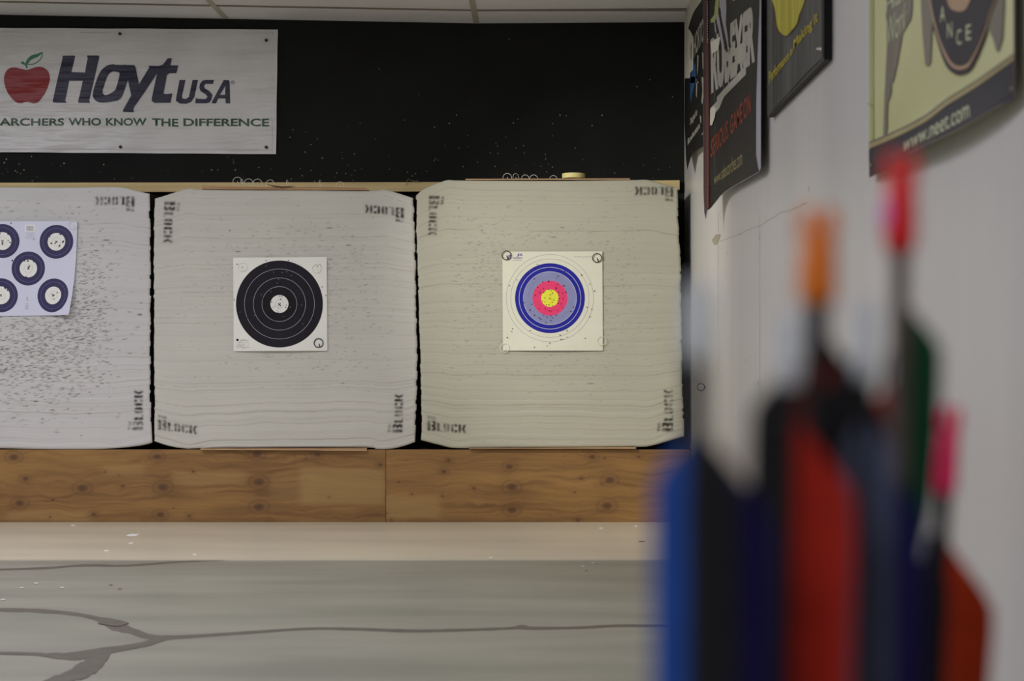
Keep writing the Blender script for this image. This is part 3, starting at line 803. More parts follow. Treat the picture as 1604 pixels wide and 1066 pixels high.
for x, y in [(401, 190), (378, 217), (390, 235), (486, 228), (642, 250), (790, 284), (862, 364), (905, 424), (838, 567), (880, 585), (862, 650),
             (222, 326), (157, 376), (373, 317), (584, 292), (568, 312), (502, 337), (500, 343), (448, 343), (404, 390), (455, 403), (424, 440),
             (383, 461), (628, 378), (640, 378), (652, 434), (745, 397), (813, 461), (565, 395), (567, 402), (580, 366), (501, 411), (522, 421),
             (535, 440), (533, 444), (457, 437), (468, 427), (465, 484), (447, 512), (468, 517), (480, 545), (545, 503), (533, 522), (513, 490),
             (517, 458), (583, 508), (583, 530), (590, 490), (588, 460), (537, 555), (503, 545), (628, 492), (612, 536), (620, 570), (582, 596),
             (503, 596), (522, 600), (418, 578), (470, 578), (352, 540), (285, 527), (337, 590), (337, 594), (376, 636), (414, 658), (418, 661),
             (432, 671), (458, 636), (487, 652), (520, 641), (532, 658), (568, 636), (520, 684), (476, 702), (515, 728), (626, 706), (696, 603),
             (716, 564), (183, 755), (177, 779), (138, 832), (338, 771), (662, 772), (601, 810), (662, 828), (607, 848), (625, 848), (822, 839),
             (510, 881), (487, 906), (376, 917), (623, 443), (590, 433), (548, 785), (490, 775)]:
    hole(sh, 770+x/5.61, 380+y/5.61, rnd.uniform(.65, 1.05))
sh.text('JS', (809.3, 401.7), (818.4, 401.7), (818.4, 397), (809.3, 397), M_prt, 1, .03)
sh.text('TARGETS', (802.5, 405.2), (818.4, 405.2), (818.4, 402.8), (802.5, 402.8), M_prt, 1, .02)
sh.line([(803, 407.5), (818, 407.5)], .8, M_prtg, 1)
sh.poly([(794, 399.5), (799.5, 398.5), (800, 404.5), (794.5, 405.5)], M_prtg, 1); sh.line([(795, 405), (799.5, 399)], 1, M_prt, 2)
sh.text('TARGET FACE  40 CM INDOOR', (898.5, 402.9), (927, 402.9), (927, 401.3), (898.5, 401.3), M_prtg, 1)
sh.text('JS', (912.5, 405.6), (915, 405.6), (915, 404.6), (912.5, 404.6), M_prtg, 1)
tag(sh.build('target_sheet'), 'cream paper target with blue, grey, red and yellow rings, pinned to the right foam block', 'paper target')

# five spot sheet with curling corner
def d5(x, y):
    k = max(0, (x-60)/60)*max(0, (y-400)/93)
    return .004+.05*k*k*.6
def w5(x, y):
    t = max(0, (y-346)/147.0); u = max(0, (x-20)/102.0)
    return (x-9.6*(t**1.8)*u**1.6, y-1.5*t*u)
base5 = backplane(D0-.007, d5)
def f5(x, y, o):
    q = w5(x, y); p = at(q[0], q[1], D0)
    return Vector((p.x, D0-.007-o-d5(x, y), p.z))
sh = Sheet(f5)
sh.grid([(-33, 346.8), (122, 346.3), (122, 494.6), (-33, 494.8)], 30, 30, M_paper_l)
for cx, cy in ((5.3, 377.6), (90, 379), (46.1, 420.7), (2.8, 462.4), (88.2, 463.4)):
    sh.ring(cx, cy, 13.9, 26.6, M_navy5, 1, 64); sh.ring(cx, cy, 21, 21.4, M_rl5, 2, 64)
    sh.disc(cx, cy, 13.9, M_paper, 1); sh.ring(cx, cy, 6.6, 6.9, M_prtg, 2, 40)
    for a_ in (.8, -.8): sh.line([(cx-2.4*math.cos(a_), cy-2.4*math.sin(a_)), (cx+2.4*math.cos(a_), cy+2.4*math.sin(a_))], .8, M_ink, 3)
for x, y in [(980, 378), (1185, 335), (1013, 510), (1238, 480), (1232, 492), (1250, 470), (1168, 568), (1178, 552), (1085, 508), (175, 330),
             (15, 320), (178, 453), (215, 490), (60, 518), (70, 505), (232, 118), (258, 838), (680, 862), (560, 848), (590, 950), (575, 965), (495, 845)]:
    hole(sh, x/12.34, 340+y/12.34, rnd.uniform(.9, 1.25))
for x, y in [(110, 255), (160, 300), (125, 262), (1175, 355), (1110, 478), (1065, 385), (1110, 405), (530, 45), (520, 58), (1298, 657)]:
    hole(sh, x/12.34, 430+y/12.34, rnd.uniform(.8, 1.2))
sh.poly([(40.6, 352), (55.7, 352), (55.7, 363), (40.6, 363)], M_paper, 1)
xx = 42.8
while xx < 53.5:
    wd = rnd.uniform(.3, .8); sh.poly([(xx, 354), (xx+wd, 354), (xx+wd, 361.8), (xx, 361.8)], M_prtg, 2); xx += wd+rnd.uniform(.25, .5)
sh.text('TARGET', (43, 368), (53.5, 368), (53.5, 366.3), (43, 366.3), M_prtg, 1)
for y in (365.3, 369.6, 371.6, 374.2): sh.line([(40.5, y), (56, y)], .4, M_prtg, 1)
sh.disc(54.4, 375, 1.3, M_prtg, 1, 12)
sh.poly([(43.4, 465.5), (45.9, 465.5), (45.6, 471.5), (43.9, 471.5)], M_prtg, 1)
sh.ring(44.2, 480.5, 1.5, 2.6, M_prtg, 1, 16); sh.line([(41.5, 476), (47, 476)], .7, M_prtg, 1); sh.line([(41.5, 484), (46.5, 484)], .9, M_prtg, 1)
tag(sh.build('target_sheet'), 'lilac paper target with five navy and white spots, on the left foam block', 'paper target')

# ---------------------------------------------------------------- target pins: wire rings with a spike
M_wpin = mat('white_plastic_wire', lin(190, 190, 176, 1.9), .4, var=.05)
M_kpin = mat('black_wire', lin(36, 32, 30, .9), .6, var=.1, spec=.2)
def ring_pin(label, x, y, r_px, m, Y=D0-.016, ang=-1.2, upright=False, tilt=1.0, group=None, wr=.0011, name='target_pin'):
    c = at(x, y, Y); r = r_px/F*Y
    pts = []
    for k in range(27):
        a = ang+2*PI*k/26.0*.985
        pts.append(Vector((c.x+r*math.cos(a)*tilt, Y+(r*math.cos(a)*math.sqrt(max(0, 1-tilt*tilt)) if tilt < 1 else 0)-.0008*math.sin(a), c.z+r*math.sin(a))))
    if upright:
        pts += [c+Vector((0.1*r, 0, -.25*r)), c+Vector((0, 0, .15*r))]
    else:
        pts += [c+Vector((.15*r, 0, -.35*r)), c+Vector((0, .008, .0)), c+Vector((0, .012+(D0-Y), 0))]
    b_ = MB(); b_.tube(pts, wr, 6)
    return tag(b_.build(name, m, smooth_=True), label, 'target pin', group)
G1 = 'wire ring pins holding the paper targets'
ring_pin('white ring pin at the top left corner of the black bullseye sheet', 380, 417.8, 7, M_wpin, group=G1)
ring_pin('white ring pin at the top right corner of the black bullseye sheet', 496, 420, 7, M_wpin, group=G1)
ring_pin('white ring pin at the lower left corner of the black bullseye sheet', 381.5, 538, 7.2, M_wpin, group=G1)
ring_pin('black ring pin at the bottom right corner of the black bullseye sheet', 499, 536.9, 7, M_kpin, group=G1, wr=.0021)
ring_pin('black ring pin at the top left corner of the coloured ring target', 793.3, 399.7, 7, M_kpin, group=G1, wr=.0019)
ring_pin('black ring pin at the top right corner of the coloured ring target', 935.1, 403.7, 7, M_kpin, group=G1, wr=.0019)
ring_pin('white ring pin at the bottom left corner of the coloured ring target', 790.3, 544.5, 7, M_wpin, group=G1)
ring_pin('white ring pin at the bottom right corner of the coloured ring target', 942, 533.3, 7, M_wpin, group=G1)
ring_pin('white ring pin at the top right corner of the five-spot sheet', 114.2, 352, 6.6, M_wpin, group=G1)
G2 = 'spare ring pins left on top of the boards'
Yp = D0+.03
for x, y, r_, ti, m, lab in [
        (372, 284.5, 7.2, 1, M_wpin, 'white ring pin standing upright, leftmost on the board of the middle block'),
        (379, 285.0, 4.5, .25, M_wpin, 'white ring pin turned edge-on, beside the leftmost pin on the middle block'),
        (389.5, 286.5, 6.6, 1, M_wpin, 'white ring pin, second upright one from the left on the middle block'),
        (403.4, 287, 6.8, 1, M_wpin, 'white ring pin, third upright one from the left on the middle block'),
        (423, 287.5, 6, 1, M_wpin, 'white ring pin sunk low behind the chipped spot of the board on the middle block'),
        (450, 287, 5.2, .12, M_wpin, 'white ring pin seen edge-on near the middle of the middle block'),
        (501.5, 288, 6, .15, M_wpin, 'white ring pin seen edge-on right of the middle of the middle block'),
        (532.4, 291, 6.4, 1, M_wpin, 'white ring pin half sunk, rightmost on the board of the middle block'),
        (794.7, 278.2, 6.8, 1, M_wpin, 'white ring pin standing upright, leftmost on the board of the right block'),
        (808, 278.2, 6.6, .68, M_wpin, 'white ring pin turned slightly, second from the left on the right block'),
        (823, 280, 6.2, .95, M_wpin, 'dull white ring pin, third from the left on the right block'),
        (836, 280, 6.2, 1, M_wpin, 'white ring pin beside the small black wire pin on the right block'),
        (866.7, 280.5, 5.8, 1, M_wpin, 'white ring pin half hidden just left of the tape roll')]:
    ring_pin(lab, x, y, r_, m, Y=Yp, upright=True, tilt=ti, group=G2, wr=.0010)
b_ = MB(); b_.tube([at(836, 273.5, D0+.02), at(836.5, 281.5, D0+.02), at(838, 281, D0+.02)], .0008, 6)
tag(b_.build('wire_pin', M_kpin), 'small black wire pin standing among the ring pins on the right block', 'pin')
b_ = MB(); b_.tube([at(847, 275, D0+.02), at(848, 280.8, D0+.02), at(849.5, 280, D0+.02)], .0008, 6)
tag(b_.build('wire_pin', M_kpin), 'small black wire pin alone between the ring pins and the tape roll', 'pin')
# chipped splinter on the middle board, bent wire on the rail
b_ = MB(); b_.tube([at(418, 288.5, D0-.002), at(428, 291, D0-.004), at(441, 292.8, D0-.003), at(462, 291.5, D0)], [.0008, .003, .0035, .0008], 6)
tag(b_.build('wood_splinter', mat('dark_splinter', lin(72, 52, 38, 1.8), .8)), 'dark wood splinter torn from the board on top of the middle block', 'splinter')
b_ = MB(); b_.tube([at(657, 285, DW-.06), at(646, 283, DW-.06), at(639, 280.5, DW-.06), at(637.5, 284, DW-.06), at(636.5, 290, DW-.06)], .0016, 6)
tag(b_.build('bent_wire', mat('brass_wire', lin(120, 104, 70, 1.8), .5, metal=.3)), 'bent brownish wire caught on the rail between the two right blocks', 'wire')
# masking tape roll
M_tape = mat('masking_tape', lin(186, 178, 120, 1.9), .6, var=.03, scale=40, stretch=(1, 1, 8))
c = at(898.3, 279.6, D0+.075); R_ = .0535*1.0
t_ = empty('tape_roll', (c.x, D0+.075, c.z)); tag(t_, 'roll of beige masking tape lying flat on the board of the right block', 'tape roll')
b_ = MB(); n = 48; h_ = .0225; zb = c.z
def lathe(b_, prof, cx, cy, n=48):
    rings = [[b_.bm.verts.new((cx+r*math.cos(2*PI*k/n), cy+r*math.sin(2*PI*k/n), z)) for k in range(n)] for r, z in prof]
    for i in range(len(rings)):
        A, B = rings[i], rings[(i+1) % len(rings)]
        for k in range(n): b_.bm.faces.new((A[k], A[(k+1) % n], B[(k+1) % n], B[k]))
lathe(b_, [(R_, zb+.0005), (R_, zb+h_-.001), (R_-.0015, zb+h_), (.040, zb+h_), (.040, zb)], c.x, D0+.075)
b_.build('tape', M_tape, t_, smooth_=False)
b_ = MB(); lathe(b_, [(.0398, zb), (.0398, zb+h_), (.038, zb+h_), (.038, zb)], c.x, D0+.075)
b_.build('cardboard_core', mat('cardboard', lin(140, 112, 80, 1.9), .8), t_)

# ring screwed into the right wall
r_ = .0155; p = onwall(1098, 606, XW-r_-.004)
b_ = MB()
pts = [Vector((p.x+r_*math.cos(a), p.y+.002*math.sin(a), p.z+r_*math.sin(a))) for a in [2*PI*k/24 for k in range(24)]]
b_.tube(pts, .0016, 6, closed=True)
b_.tube([pts[0]+Vector((-.003, 0, 0)), Vector((XW+.001, p.y, p.z-.002))], .0022, 6)
tag(b_.build('wall_ring', M_kpin, smooth_=True), 'small dark wire ring standing out from the white wall beside the right block', 'ring')

# ---------------------------------------------------------------- banner
M_vinyl = mat('banner_vinyl', lin(166, 165, 164, 1.95), .32, rgb2=lin(176, 174, 172, 1.95), scale=3, bump=.014, bscale=4.5, bstretch=(.55, 1, 3.2), brot=.35, spec=.6)
def vinyl(name, c, v=.06): return mat(name, c, .38, var=v, scale=5, bump=.014, bscale=4.5, bstretch=(.55, 1, 3.2), brot=.35, spec=.6)
M_bnavy = vinyl('banner_navy', lin(30, 26, 58, 1.0)); M_bred = vinyl('banner_red', lin(130, 20, 22, 1.4)); M_bgreen = vinyl('banner_green', lin(30, 72, 40, 1.4))
M_hem = vinyl('banner_stitch', lin(120, 112, 112, 1.9))
M_leafg = vinyl('banner_leaf_green', lin(34, 100, 66, 1.9))
def dban(x, y):
    return .004+.004*math.sin(x/37.0+y/60.0)*math.sin(PI*max(0, min(1, (y-44)/197)))+.003*math.sin((x+y*1.6)/21.0)
sh = Sheet(backplane(DW-.006, dban), .0012)
sh.grid([(-260, 42.5), (435.4, 46.4), (432.6, 241.5), (-260, 236.5)], 70, 24, M_vinyl)
sh.line([(-100, 49.7), (428, 52)], .35, M_hem, 1); sh.line([(428, 50), (426.5, 240)], .35, M_hem, 1); sh.line([(-100, 233), (428, 235)], .35, M_hem, 1)
A = lambda L: crop(L, 0, 75, 8.2)
B = lambda L: crop(L, 180, 75, 8.02)
sh.poly(smooth(A([(350, 283), (270, 268), (200, 254), (135, 262), (80, 315), (57, 400), (68, 490), (105, 580), (165, 660), (225, 705), (280, 712),
                  (330, 697), (380, 700), (430, 713), (490, 700), (540, 645), (600, 550), (635, 450), (643, 385), (625, 310), (575, 262), (510, 243), (440, 255)]), 4), M_bred, 1, cuts=2)
sh.poly(smooth(A([(345, 228), (335, 195), (360, 145), (410, 100), (480, 80), (550, 56), (500, 110), (450, 135), (400, 160), (365, 200)]), 3), M_leafg, 1)
sh.line(smooth(A([(548, 60), (540, 115), (510, 160), (455, 200), (400, 215), (350, 212)]), 3, False), 1.3, M_leafg, 2)
sh.poly(smooth(A([(280, 185), (305, 180), (330, 205), (352, 225), (358, 258), (345, 262), (325, 225), (285, 205)]), 3), M_leafg, 2)
sh.poly(A([(803, 100), (955, 98), (968, 110), (922, 312), (1095, 318), (1130, 130), (1118, 100), (1270, 100), (1282, 118), (1180, 540), (1150, 680), (1165, 708),
           (1015, 706), (1003, 690), (1065, 424), (893, 424), (838, 675), (855, 704), (690, 702), (676, 688), (805, 125)]), M_bnavy, 1, cuts=2)
# o
oo = A([(1440, 213), (1555, 215), (1640, 240)])
out = smooth(A([(1450, 212), (1370, 235), (1290, 310), (1240, 420), (1195, 580), (1210, 650), (1260, 695), (1340, 706)])+B([(0, 675), (60, 655), (105, 600), (150, 470), (172, 380), (150, 225), (90, 218), (0, 212)]), 4)
hol = smooth(A([(1480, 300), (1420, 320), (1375, 385), (1325, 545), (1335, 595), (1380, 610)])+B([(5, 540), (30, 480), (62, 340), (45, 305), (0, 300)]), 4)
sh.poly(out, M_bnavy, 2, [hol[::-1]], cuts=2)
# y
sh.poly(B([(60, 216), (245, 220), (265, 245), (312, 465), (440, 250), (428, 230), (560, 233), (610, 215), (650, 165), (670, 136), (722, 136), (703, 225), (803, 226), (775, 320),
           (690, 322), (660, 345), (612, 578), (660, 582), (724, 572), (700, 688), (500, 692), (466, 668), (470, 620), (540, 320), (380, 560), (245, 745), (235, 780), (246, 808),
           (112, 806), (106, 790), (215, 600), (170, 400), (120, 300)]), M_bnavy, 3, cuts=2)
# USA
sh.poly(B([(812, 402), (888, 402), (845, 600), (850, 635), (890, 643), (930, 620), (975, 402), (1044, 402), (1000, 620), (960, 680), (900, 703), (820, 700), (768, 668), (775, 600)]), M_bnavy, 1, cuts=2)
sh.poly(B([(1245, 402), (1236, 452), (1140, 452), (1120, 480), (1135, 510), (1190, 545), (1228, 590), (1215, 650), (1190, 685), (1150, 697), (1012, 697), (1018, 625), (1040, 640),
           (1140, 645), (1165, 620), (1150, 590), (1080, 545), (1060, 500), (1070, 450), (1100, 412), (1150, 402)]), M_bnavy, 1, cuts=2)
sh.poly(B([(1370, 405), (1430, 405), (1444, 425), (1450, 697), (1393, 697), (1388, 635), (1300, 635), (1272, 697), (1217, 697), (1225, 670)]), M_bnavy, 1,
        [B([(1390, 480), (1322, 590), (1387, 590)])], cuts=2)
q = B([(1485, 436)])[0]; sh.ring(q[0], q[1], 2.3, 2.8, M_bnavy, 1, 24); sh.text('R', (q[0]-1, q[1]+1.3), (q[0]+1.2, q[1]+1.3), (q[0]+1.2, q[1]-1.3), (q[0]-1, q[1]-1.3), M_bnavy, 1)
for s_, xa, xb in (('ARCHERS', 0, 828), ('WHO', 885, 1303), ('KNOW', 1365, 1887.6)):
    pa = A([(xa, 1000), (xb, 1000)]); pb = A([(xa, 903), (xb, 903)])
    sh.text(s_, pa[0], pa[1], pb[1], pb[0], M_bgreen, 1, .026)
for s_, xa, xb in (('THE', 470, 800), ('DIFFERENCE', 862, 1940)):
    pa = B([(xa, 982), (xb, 990)]); pb = B([(xa, 885), (xb, 891)])
    sh.text(s_, pa[0], pa[1], pb[1], pb[0], M_bgreen, 1, .026)
ban = empty('banner', (at(200, 150, DW).x, DW, at(200, 240, DW).z)); tag(ban, 'white vinyl banner with a red apple and navy lettering on the black wall', 'banner')
sh.build('banner_sheet', ban, smooth_=True)
M_grom = mat('dark_brass_eyelet', lin(52, 42, 40, 1.8), .4, metal=.5)
for x, y in ((189.4, 54), (418, 64.2), (190.2, 230.6), (418, 231)):
    p = at(x, y, DW); b_ = MB()
    rg = [Vector((p.x+.0055*math.cos(2*PI*k/16), DW-.018, p.z+.0055*math.sin(2*PI*k/16))) for k in range(16)]
    b_.tube(rg, .0022, 6, closed=True)
    b_.tube([Vector((p.x, DW-.0185, p.z)), Vector((p.x, DW-.003, p.z))], .005, 10)
    b_.build('grommet', M_grom, ban, smooth_=True)

# ---------------------------------------------------------------- posters on the right wall
def wallsheet(base, curl=None):
    def fn(x, y, o):
        X = XW-base-o-(curl(x, y) if curl else 0)
        return onwall(x, y, X)
    return fn
def gl(name, c, rough=.6, **k): return mat(name, c, rough, var=.12, scale=6, stretch=(1, 1, .3), **k)
M_pblack = gl('poster_black', lin(25, 25, 24, 1.2), spec=.3); M_pgrey = gl('poster_grey', lin(136, 134, 126, 1.7)); M_pwhite = gl('poster_white', lin(168, 166, 154, 1.7))
M_pblue = gl('poster_blue', lin(28, 66, 104, 1.7)); M_pdark = gl('poster_charcoal', lin(46, 44, 41, 1.15), spec=.3); M_pred = gl('poster_rust', lin(124, 54, 36, 1.4))
M_pyel = mat('poster_yellow', lin(132, 126, 34, 1.6), .4, rgb2=lin(158, 150, 52, 1.7), scale=20, stretch=(1, 1.6, .12))
M_pytx = gl('poster_yellow_text', lin(136, 124, 28, 1.7)); M_pmar = gl('poster_maroon', lin(58, 34, 32, 1.6)); M_plil = gl('poster_margin', lin(128, 126, 132, 1.7))
M_pch = mat('poster_streaked_charcoal', lin(40, 40, 38, 1.3), .55, rgb2=lin(74, 74, 70, 1.4), scale=14, stretch=(1, 1.6, .12))
M_ptan = gl('poster_tan', lin(124, 114, 78, 1.7)); M_pbg = mat('poster_olive_cream', lin(146, 146, 102, 1.7), .45, rgb2=lin(160, 160, 120, 1.7), scale=2)
M_pshape = gl('poster_taupe', lin(92, 88, 76, 1.7)); M_poval = gl('poster_oval_dark', lin(46, 42, 47, 1.15), spec=.3); M_prim = gl('poster_oval_rim', lin(132, 108, 84, 1.7))
M_purl = gl('poster_pale_print', lin(150, 152, 124, 1.8)); M_pband = gl('poster_band_black', lin(42, 40, 46, 1.0), spec=.3); M_rgl = gl('poster_edge_green', lin(128, 134, 84, 1.7))
M_bk = mat('poster_back', lin(120, 118, 110, 1.7), .6)
def Q(L, ox, oy, s): return crop(L, ox, oy, s)
# poster nearest the corner
C1 = lambda L: crop(L, 1070, 0, 8.2); C2 = lambda L: crop(L, 1070, 120, 7.1)
def curl1(x, y): return .012+.02*max(0, (y-215)/50)
sh = Sheet(wallsheet(.006, curl1), .001)
sh.poly(C1([(330, -260), (330, 0)])+[(1112, 120), (1112, 219)]+C2([(220, 780), (180, 800), (130, 830), (100, 862), (70, 950), (45, 1040), (32, 900), (16, 500), (14, 20)])+
        C1([(22, 60), (120, -260)]), M_pwhite, 0, cuts=1)
sh.poly(C1([(240, 0), (190, 75), (150, 130), (115, 205), (90, 280), (65, 365), (90, 395), (110, 430), (124, 465), (130, 520), (130, 900), (95, 925), (85, 1003), (20, 1005)]) +
        C2([(16, 500), (32, 900), (45, 1040), (70, 950), (100, 862), (130, 830), (180, 800), (220, 780)])+[(1112, 219), (1112, 120)]+C1([(330, 0), (330, -260), (290, -260)]), M_pblack, 1, cuts=1)
tq = C1([(138, 750), (290, 470), (290, 160), (135, 460)])
sh.text('HORTON', *tq, M_pgrey, 2, .02)
sh.poly(C1([(150, 790), (165, 900), (160, 1066), (90, 1066), (105, 930), (130, 880)]), M_pblue, 2)
sh.poly(C2([(80, 0), (135, 0), (125, 100), (100, 200), (85, 300), (78, 200)]), M_pblue, 2)
for L in ([(245, 660), (265, 700), (262, 850), (250, 900)], [(285, 920), (270, 1010), (275, 1060), (295, 1066), (298, 950)], [(165, 1030), (185, 1040), (200, 1066), (170, 1066)], [(182, 700), (200, 720), (190, 900), (180, 980)]):
    sh.poly(C1(L), M_pgrey, 2)
for L in ([(205, 0), (235, 20), (230, 180), (215, 310), (203, 280), (215, 150)], [(188, 430), (200, 440), (200, 520), (190, 500)], [(145, 20), (158, 60), (152, 240), (143, 200)]):
    sh.poly(C2(L), M_pgrey, 2)
sh.poly(C1([(80, 600), (105, 540), (110, 640), (100, 770), (88, 760)]), M_pgrey, 2)
sh.text('Designed for', *C2([(80, 565), (160, 440), (158, 345), (80, 460)]), M_pgrey, 2, .02)
sh.text('Bowhunters', *C2([(50, 765), (186, 570), (186, 490), (52, 690)]), M_pgrey, 2, .02)
sh.text('.com', *C2([(172, 705), (228, 650), (228, 610), (172, 672)]), M_pgrey, 2)
tag(sh.build('poster'), 'black and white poster with a blue streak, nearest the black wall', 'poster', 'posters on the white wall')
# black poster with big grey lettering
C3 = lambda L: crop(L, 1100, 0, 5.61); C4 = lambda L: crop(L, 1100, 120, 4.635)
def curl2(x, y):
    k = max(0, min(1, (1145-x)/42)); b2 = 0
    return .02+.05*k*k+.018*b2*max(0, min(1, (x-1102)/20))
sh = Sheet(wallsheet(.006, curl2), .001)
low_ = [(1189, 268)]+C4([(300, 750), (240, 785), (165, 832), (130, 862), (100, 900), (60, 950), (38, 965)])
sh.poly([(1101.5, -90), (1193.2, -90), (1192, 262)]+[(x+.2, y+1.2) for x, y in low_]+[(1108.5, 334), (1105.5, 345), (1103, 332), (1101.8, 300)], M_plil, 0, cuts=2)
sh.poly([(1109, -90), (1190, -90), (1189, 18), (1186, 90), (1183.9, 165), (1183.7, 242), (1187, 262), (1189, 268)]+C4([(300, 750), (240, 785), (165, 832), (130, 862), (100, 900), (60, 950), (38, 965)])+[(1109, 290)], M_pdark, 1, cuts=2)
sh.poly([(1101.6, -90), (1108.7, -90), (1108.9, 322), (1106.5, 334), (1105.5, 343), (1103, 330), (1102, 300)], M_pmar, 2, cuts=1)
sh.line([(1109.2, 60), (1109.3, 180), (1109.3, 260), (1109, 326)], [.5, .9, .9, 1.4], M_pred, 3)
for k in range(16): sh.disc(1108.2, 4+k*4.1, .8, M_purl, 3, 6)
sh.text('RUBEXER', *C3([(80, 830), (462, 545), (462, 30), (72, 350)]), M_pgrey, 2, .06)
sh.poly(C3([(70, 372), (160, 318), (140, 440), (85, 475)]), M_pwhite, 3)
sh.poly(C3([(285, 430), (375, 355), (388, 400), (385, 515), (300, 575), (285, 520)]), M_pgrey, 3)
sh.poly(C3([(130, 850), (385, 568), (383, 655), (190, 850), (150, 950), (110, 1000), (70, 1066), (72, 950), (128, 890)]), M_pgrey, 2)
sh.poly(C3([(70, 960), (130, 895), (110, 1030), (85, 1100), (68, 1100)]), M_pwhite, 3)
sh.poly(C3([(120, -20), (145, -20), (140, 130), (105, 195), (75, 200), (73, 175), (105, 130)]), M_rgl, 2)
sh.text('KING', *C3([(150, 120), (300, -10), (300, -200), (150, -70)]), M_pgrey, 2, .03)
sh.text('SERIOUS. GAME ON', *C4([(62, 590), (352, 260), (348, 110), (65, 460)]), M_pred, 2, .01)
sh.text('www.sabocarches.com', *C4([(85, 785), (290, 640), (287, 520), (85, 710)]), M_ptan, 2)
sh.line([(1192.8, -90), (1191.9, 266)], .6, M_pdark, 2)
tag(sh.build('poster'), 'tall black poster with large grey slanted lettering and smaller rust red words', 'poster', 'posters on the white wall')
# dark poster with yellow figure
C5 = lambda L: crop(L, 1195, 0, 5.61)
sh = Sheet(wallsheet(.02), .001)
sh.grid([(1201.5, -110), (1290.8, -250), (1290.8, 93.5), (1202.2, 184)], 14, 10, M_pch)
sh.poly(smooth(C5([(80, -60), (90, 30), (105, 80), (115, 160), (125, 230), (150, 283), (190, 312), (220, 305), (262, 255), (300, 205), (318, 130), (345, 70), (375, -20), (380, -60)]), 3), M_pyel, 2)
sh.line(smooth(C5([(80, 20), (100, 90), (112, 200), (140, 290), (190, 322), (225, 312), (305, 210), (325, 130)]), 3, False), 1.3, M_pmar, 1)
sh.text('Performance in', *C5([(55, 742), (262, 470), (262, 400), (52, 632)]), M_pytx, 2, .02)
sh.text('Making it', *C5([(268, 462), (485, 215), (478, 85), (268, 350)]), M_pytx, 2, .02)
sh.poly([(1284.5, -240), (1290.6, -250), (1290.6, 92), (1287.5, 90)], M_pblack, 3)
sh.line(C5([(45, 1010), (220, 822), (370, 655), (515, 515)]), [.6, 1, 1.6, 1.2], M_pdark, 2)
sh.poly(C5([(470, 425), (485, 418), (495, 425), (512, 412), (512, 445), (492, 435), (470, 438)]), M_pwhite, 3)
# board edge
p0 = [(1201.5, -110), (1290.8, -250), (1290.8, 93.5), (1202.2, 184)]
bk_ = [onwall(x, y, XW-.02) for x, y in p0]
base_i = len(sh.v)
for p in bk_: sh.v += [p.copy(), Vector((XW-.001, p.y, p.z))]
k_ = sh.mi(M_pblack)
for i in range(4):
    j = (i+1) % 4; sh.f.append((base_i+2*i, base_i+2*i+1, base_i+2*j+1, base_i+2*j)); sh.m.append(k_)
tag(sh.build('poster'), 'charcoal poster with a bright yellow tapering figure and yellow script', 'poster', 'posters on the white wall')
# nearest poster
C6 = lambda L: crop(L, 1350, 0, 6.315); C7 = lambda L: crop(L, 1350, 130, 6.315)
def curl4(x, y):
    yb_ = 278-(x-1362)*.537; t = max(0, 1-(yb_-y)/70); u = max(0, min(1, (x-1362)/228))
    return .008+.022*t*t*math.sin(PI*u**.8)**.8 if 0 < u < 1 else .008
sh = Sheet(wallsheet(.006, curl4), .001)
sh.grid([(1362, -150), (1590.5, -370), (1590.5, 155.5), (1361.6, 278.5)], 40, 50, M_pbg)
sh.poly([(1362, -150), (1368.5, -150), (1368.5, 230), (1361.8, 233)], M_rgl, 1, cuts=2)
band = smooth(C7([(68, 655), (270, 570), (480, 470), (660, 365), (830, 232), (1010, 120), (1180, 10)])+C6([(1480, 615)])+[(1590.4, 92)], 4, False)
sh.poly(band+[(1590.4, 155.5)]+[(1590.4-228.6*k/24, 155.5+123*k/24) for k in range(1, 24)]+[(1361.6, 278.3)], M_pband, 1, cuts=2)
tan_ = [(x, y-1) for x, y in band]; tan2 = [(x, y-9.5-2.5*i/len(band)) for i, (x, y) in enumerate(band)]
sh.poly(tan_+tan2[::-1], M_ptan, 2, cuts=1)
sh.line([(x, y-10.5) for x, y in band], 2.2, M_pshape, 3)
sh.poly(C6([(235, -300), (235, 100), (248, 440), (245, 490), (235, 700), (228, 884)])+C7([(225, 60), (210, 530), (235, 530), (252, 440), (250, 340), (255, 200), (290, 100), (290, 0)]) +
        C6([(310, 810), (345, 650), (385, 430), (400, 330), (480, 200), (495, 100), (500, -300)]), M_pshape, 2, cuts=1)
sh.text('Work', *C6([(250, 470), (430, 290), (460, -10), (240, 200)]), M_purl, 3)
sh.text('Hard', *C6([(235, 130), (500, -60), (500, -260), (235, -20)]), M_purl, 3)
sh.poly(C6([(580, -200), (585, 100), (600, 350), (625, 640), (640, 657), (665, 652), (680, 600), (690, 350), (705, 200), (690, 0), (690, -200)]), M_pshape, 2)
sh.poly(C6([(1180, -200), (1410, -200), (1405, 100), (1390, 380), (1350, 510), (1330, 510), (1300, 400), (1270, 330), (1235, 240)]), M_pshape, 2, cuts=1)
ov = [(668, -120), (680, 0), (715, 180), (775, 395), (845, 550), (900, 628), (960, 652), (1030, 632), (1075, 575), (1150, 430), (1210, 280), (1255, 120), (1310, -20), (1330, -120)]
rim = smooth(C6([(650, -120), (664, 0), (700, 190), (762, 410), (830, 575), (890, 660), (965, 690), (1045, 665), (1095, 590), (1168, 440), (1228, 290), (1272, 130), (1328, -20), (1348, -120)]), 3, False)
shd = smooth(C6([(700, 260), (755, 450), (815, 620), (880, 710), (965, 745), (1060, 705), (1120, 610), (1180, 470), (1235, 320)]), 3, False)
sh.poly(shd, M_poval, 3, cuts=1)
sh.poly(rim, M_prim, 4, cuts=1)
sh.poly(smooth(C6(ov), 3, False), M_poval, 5, cuts=1)
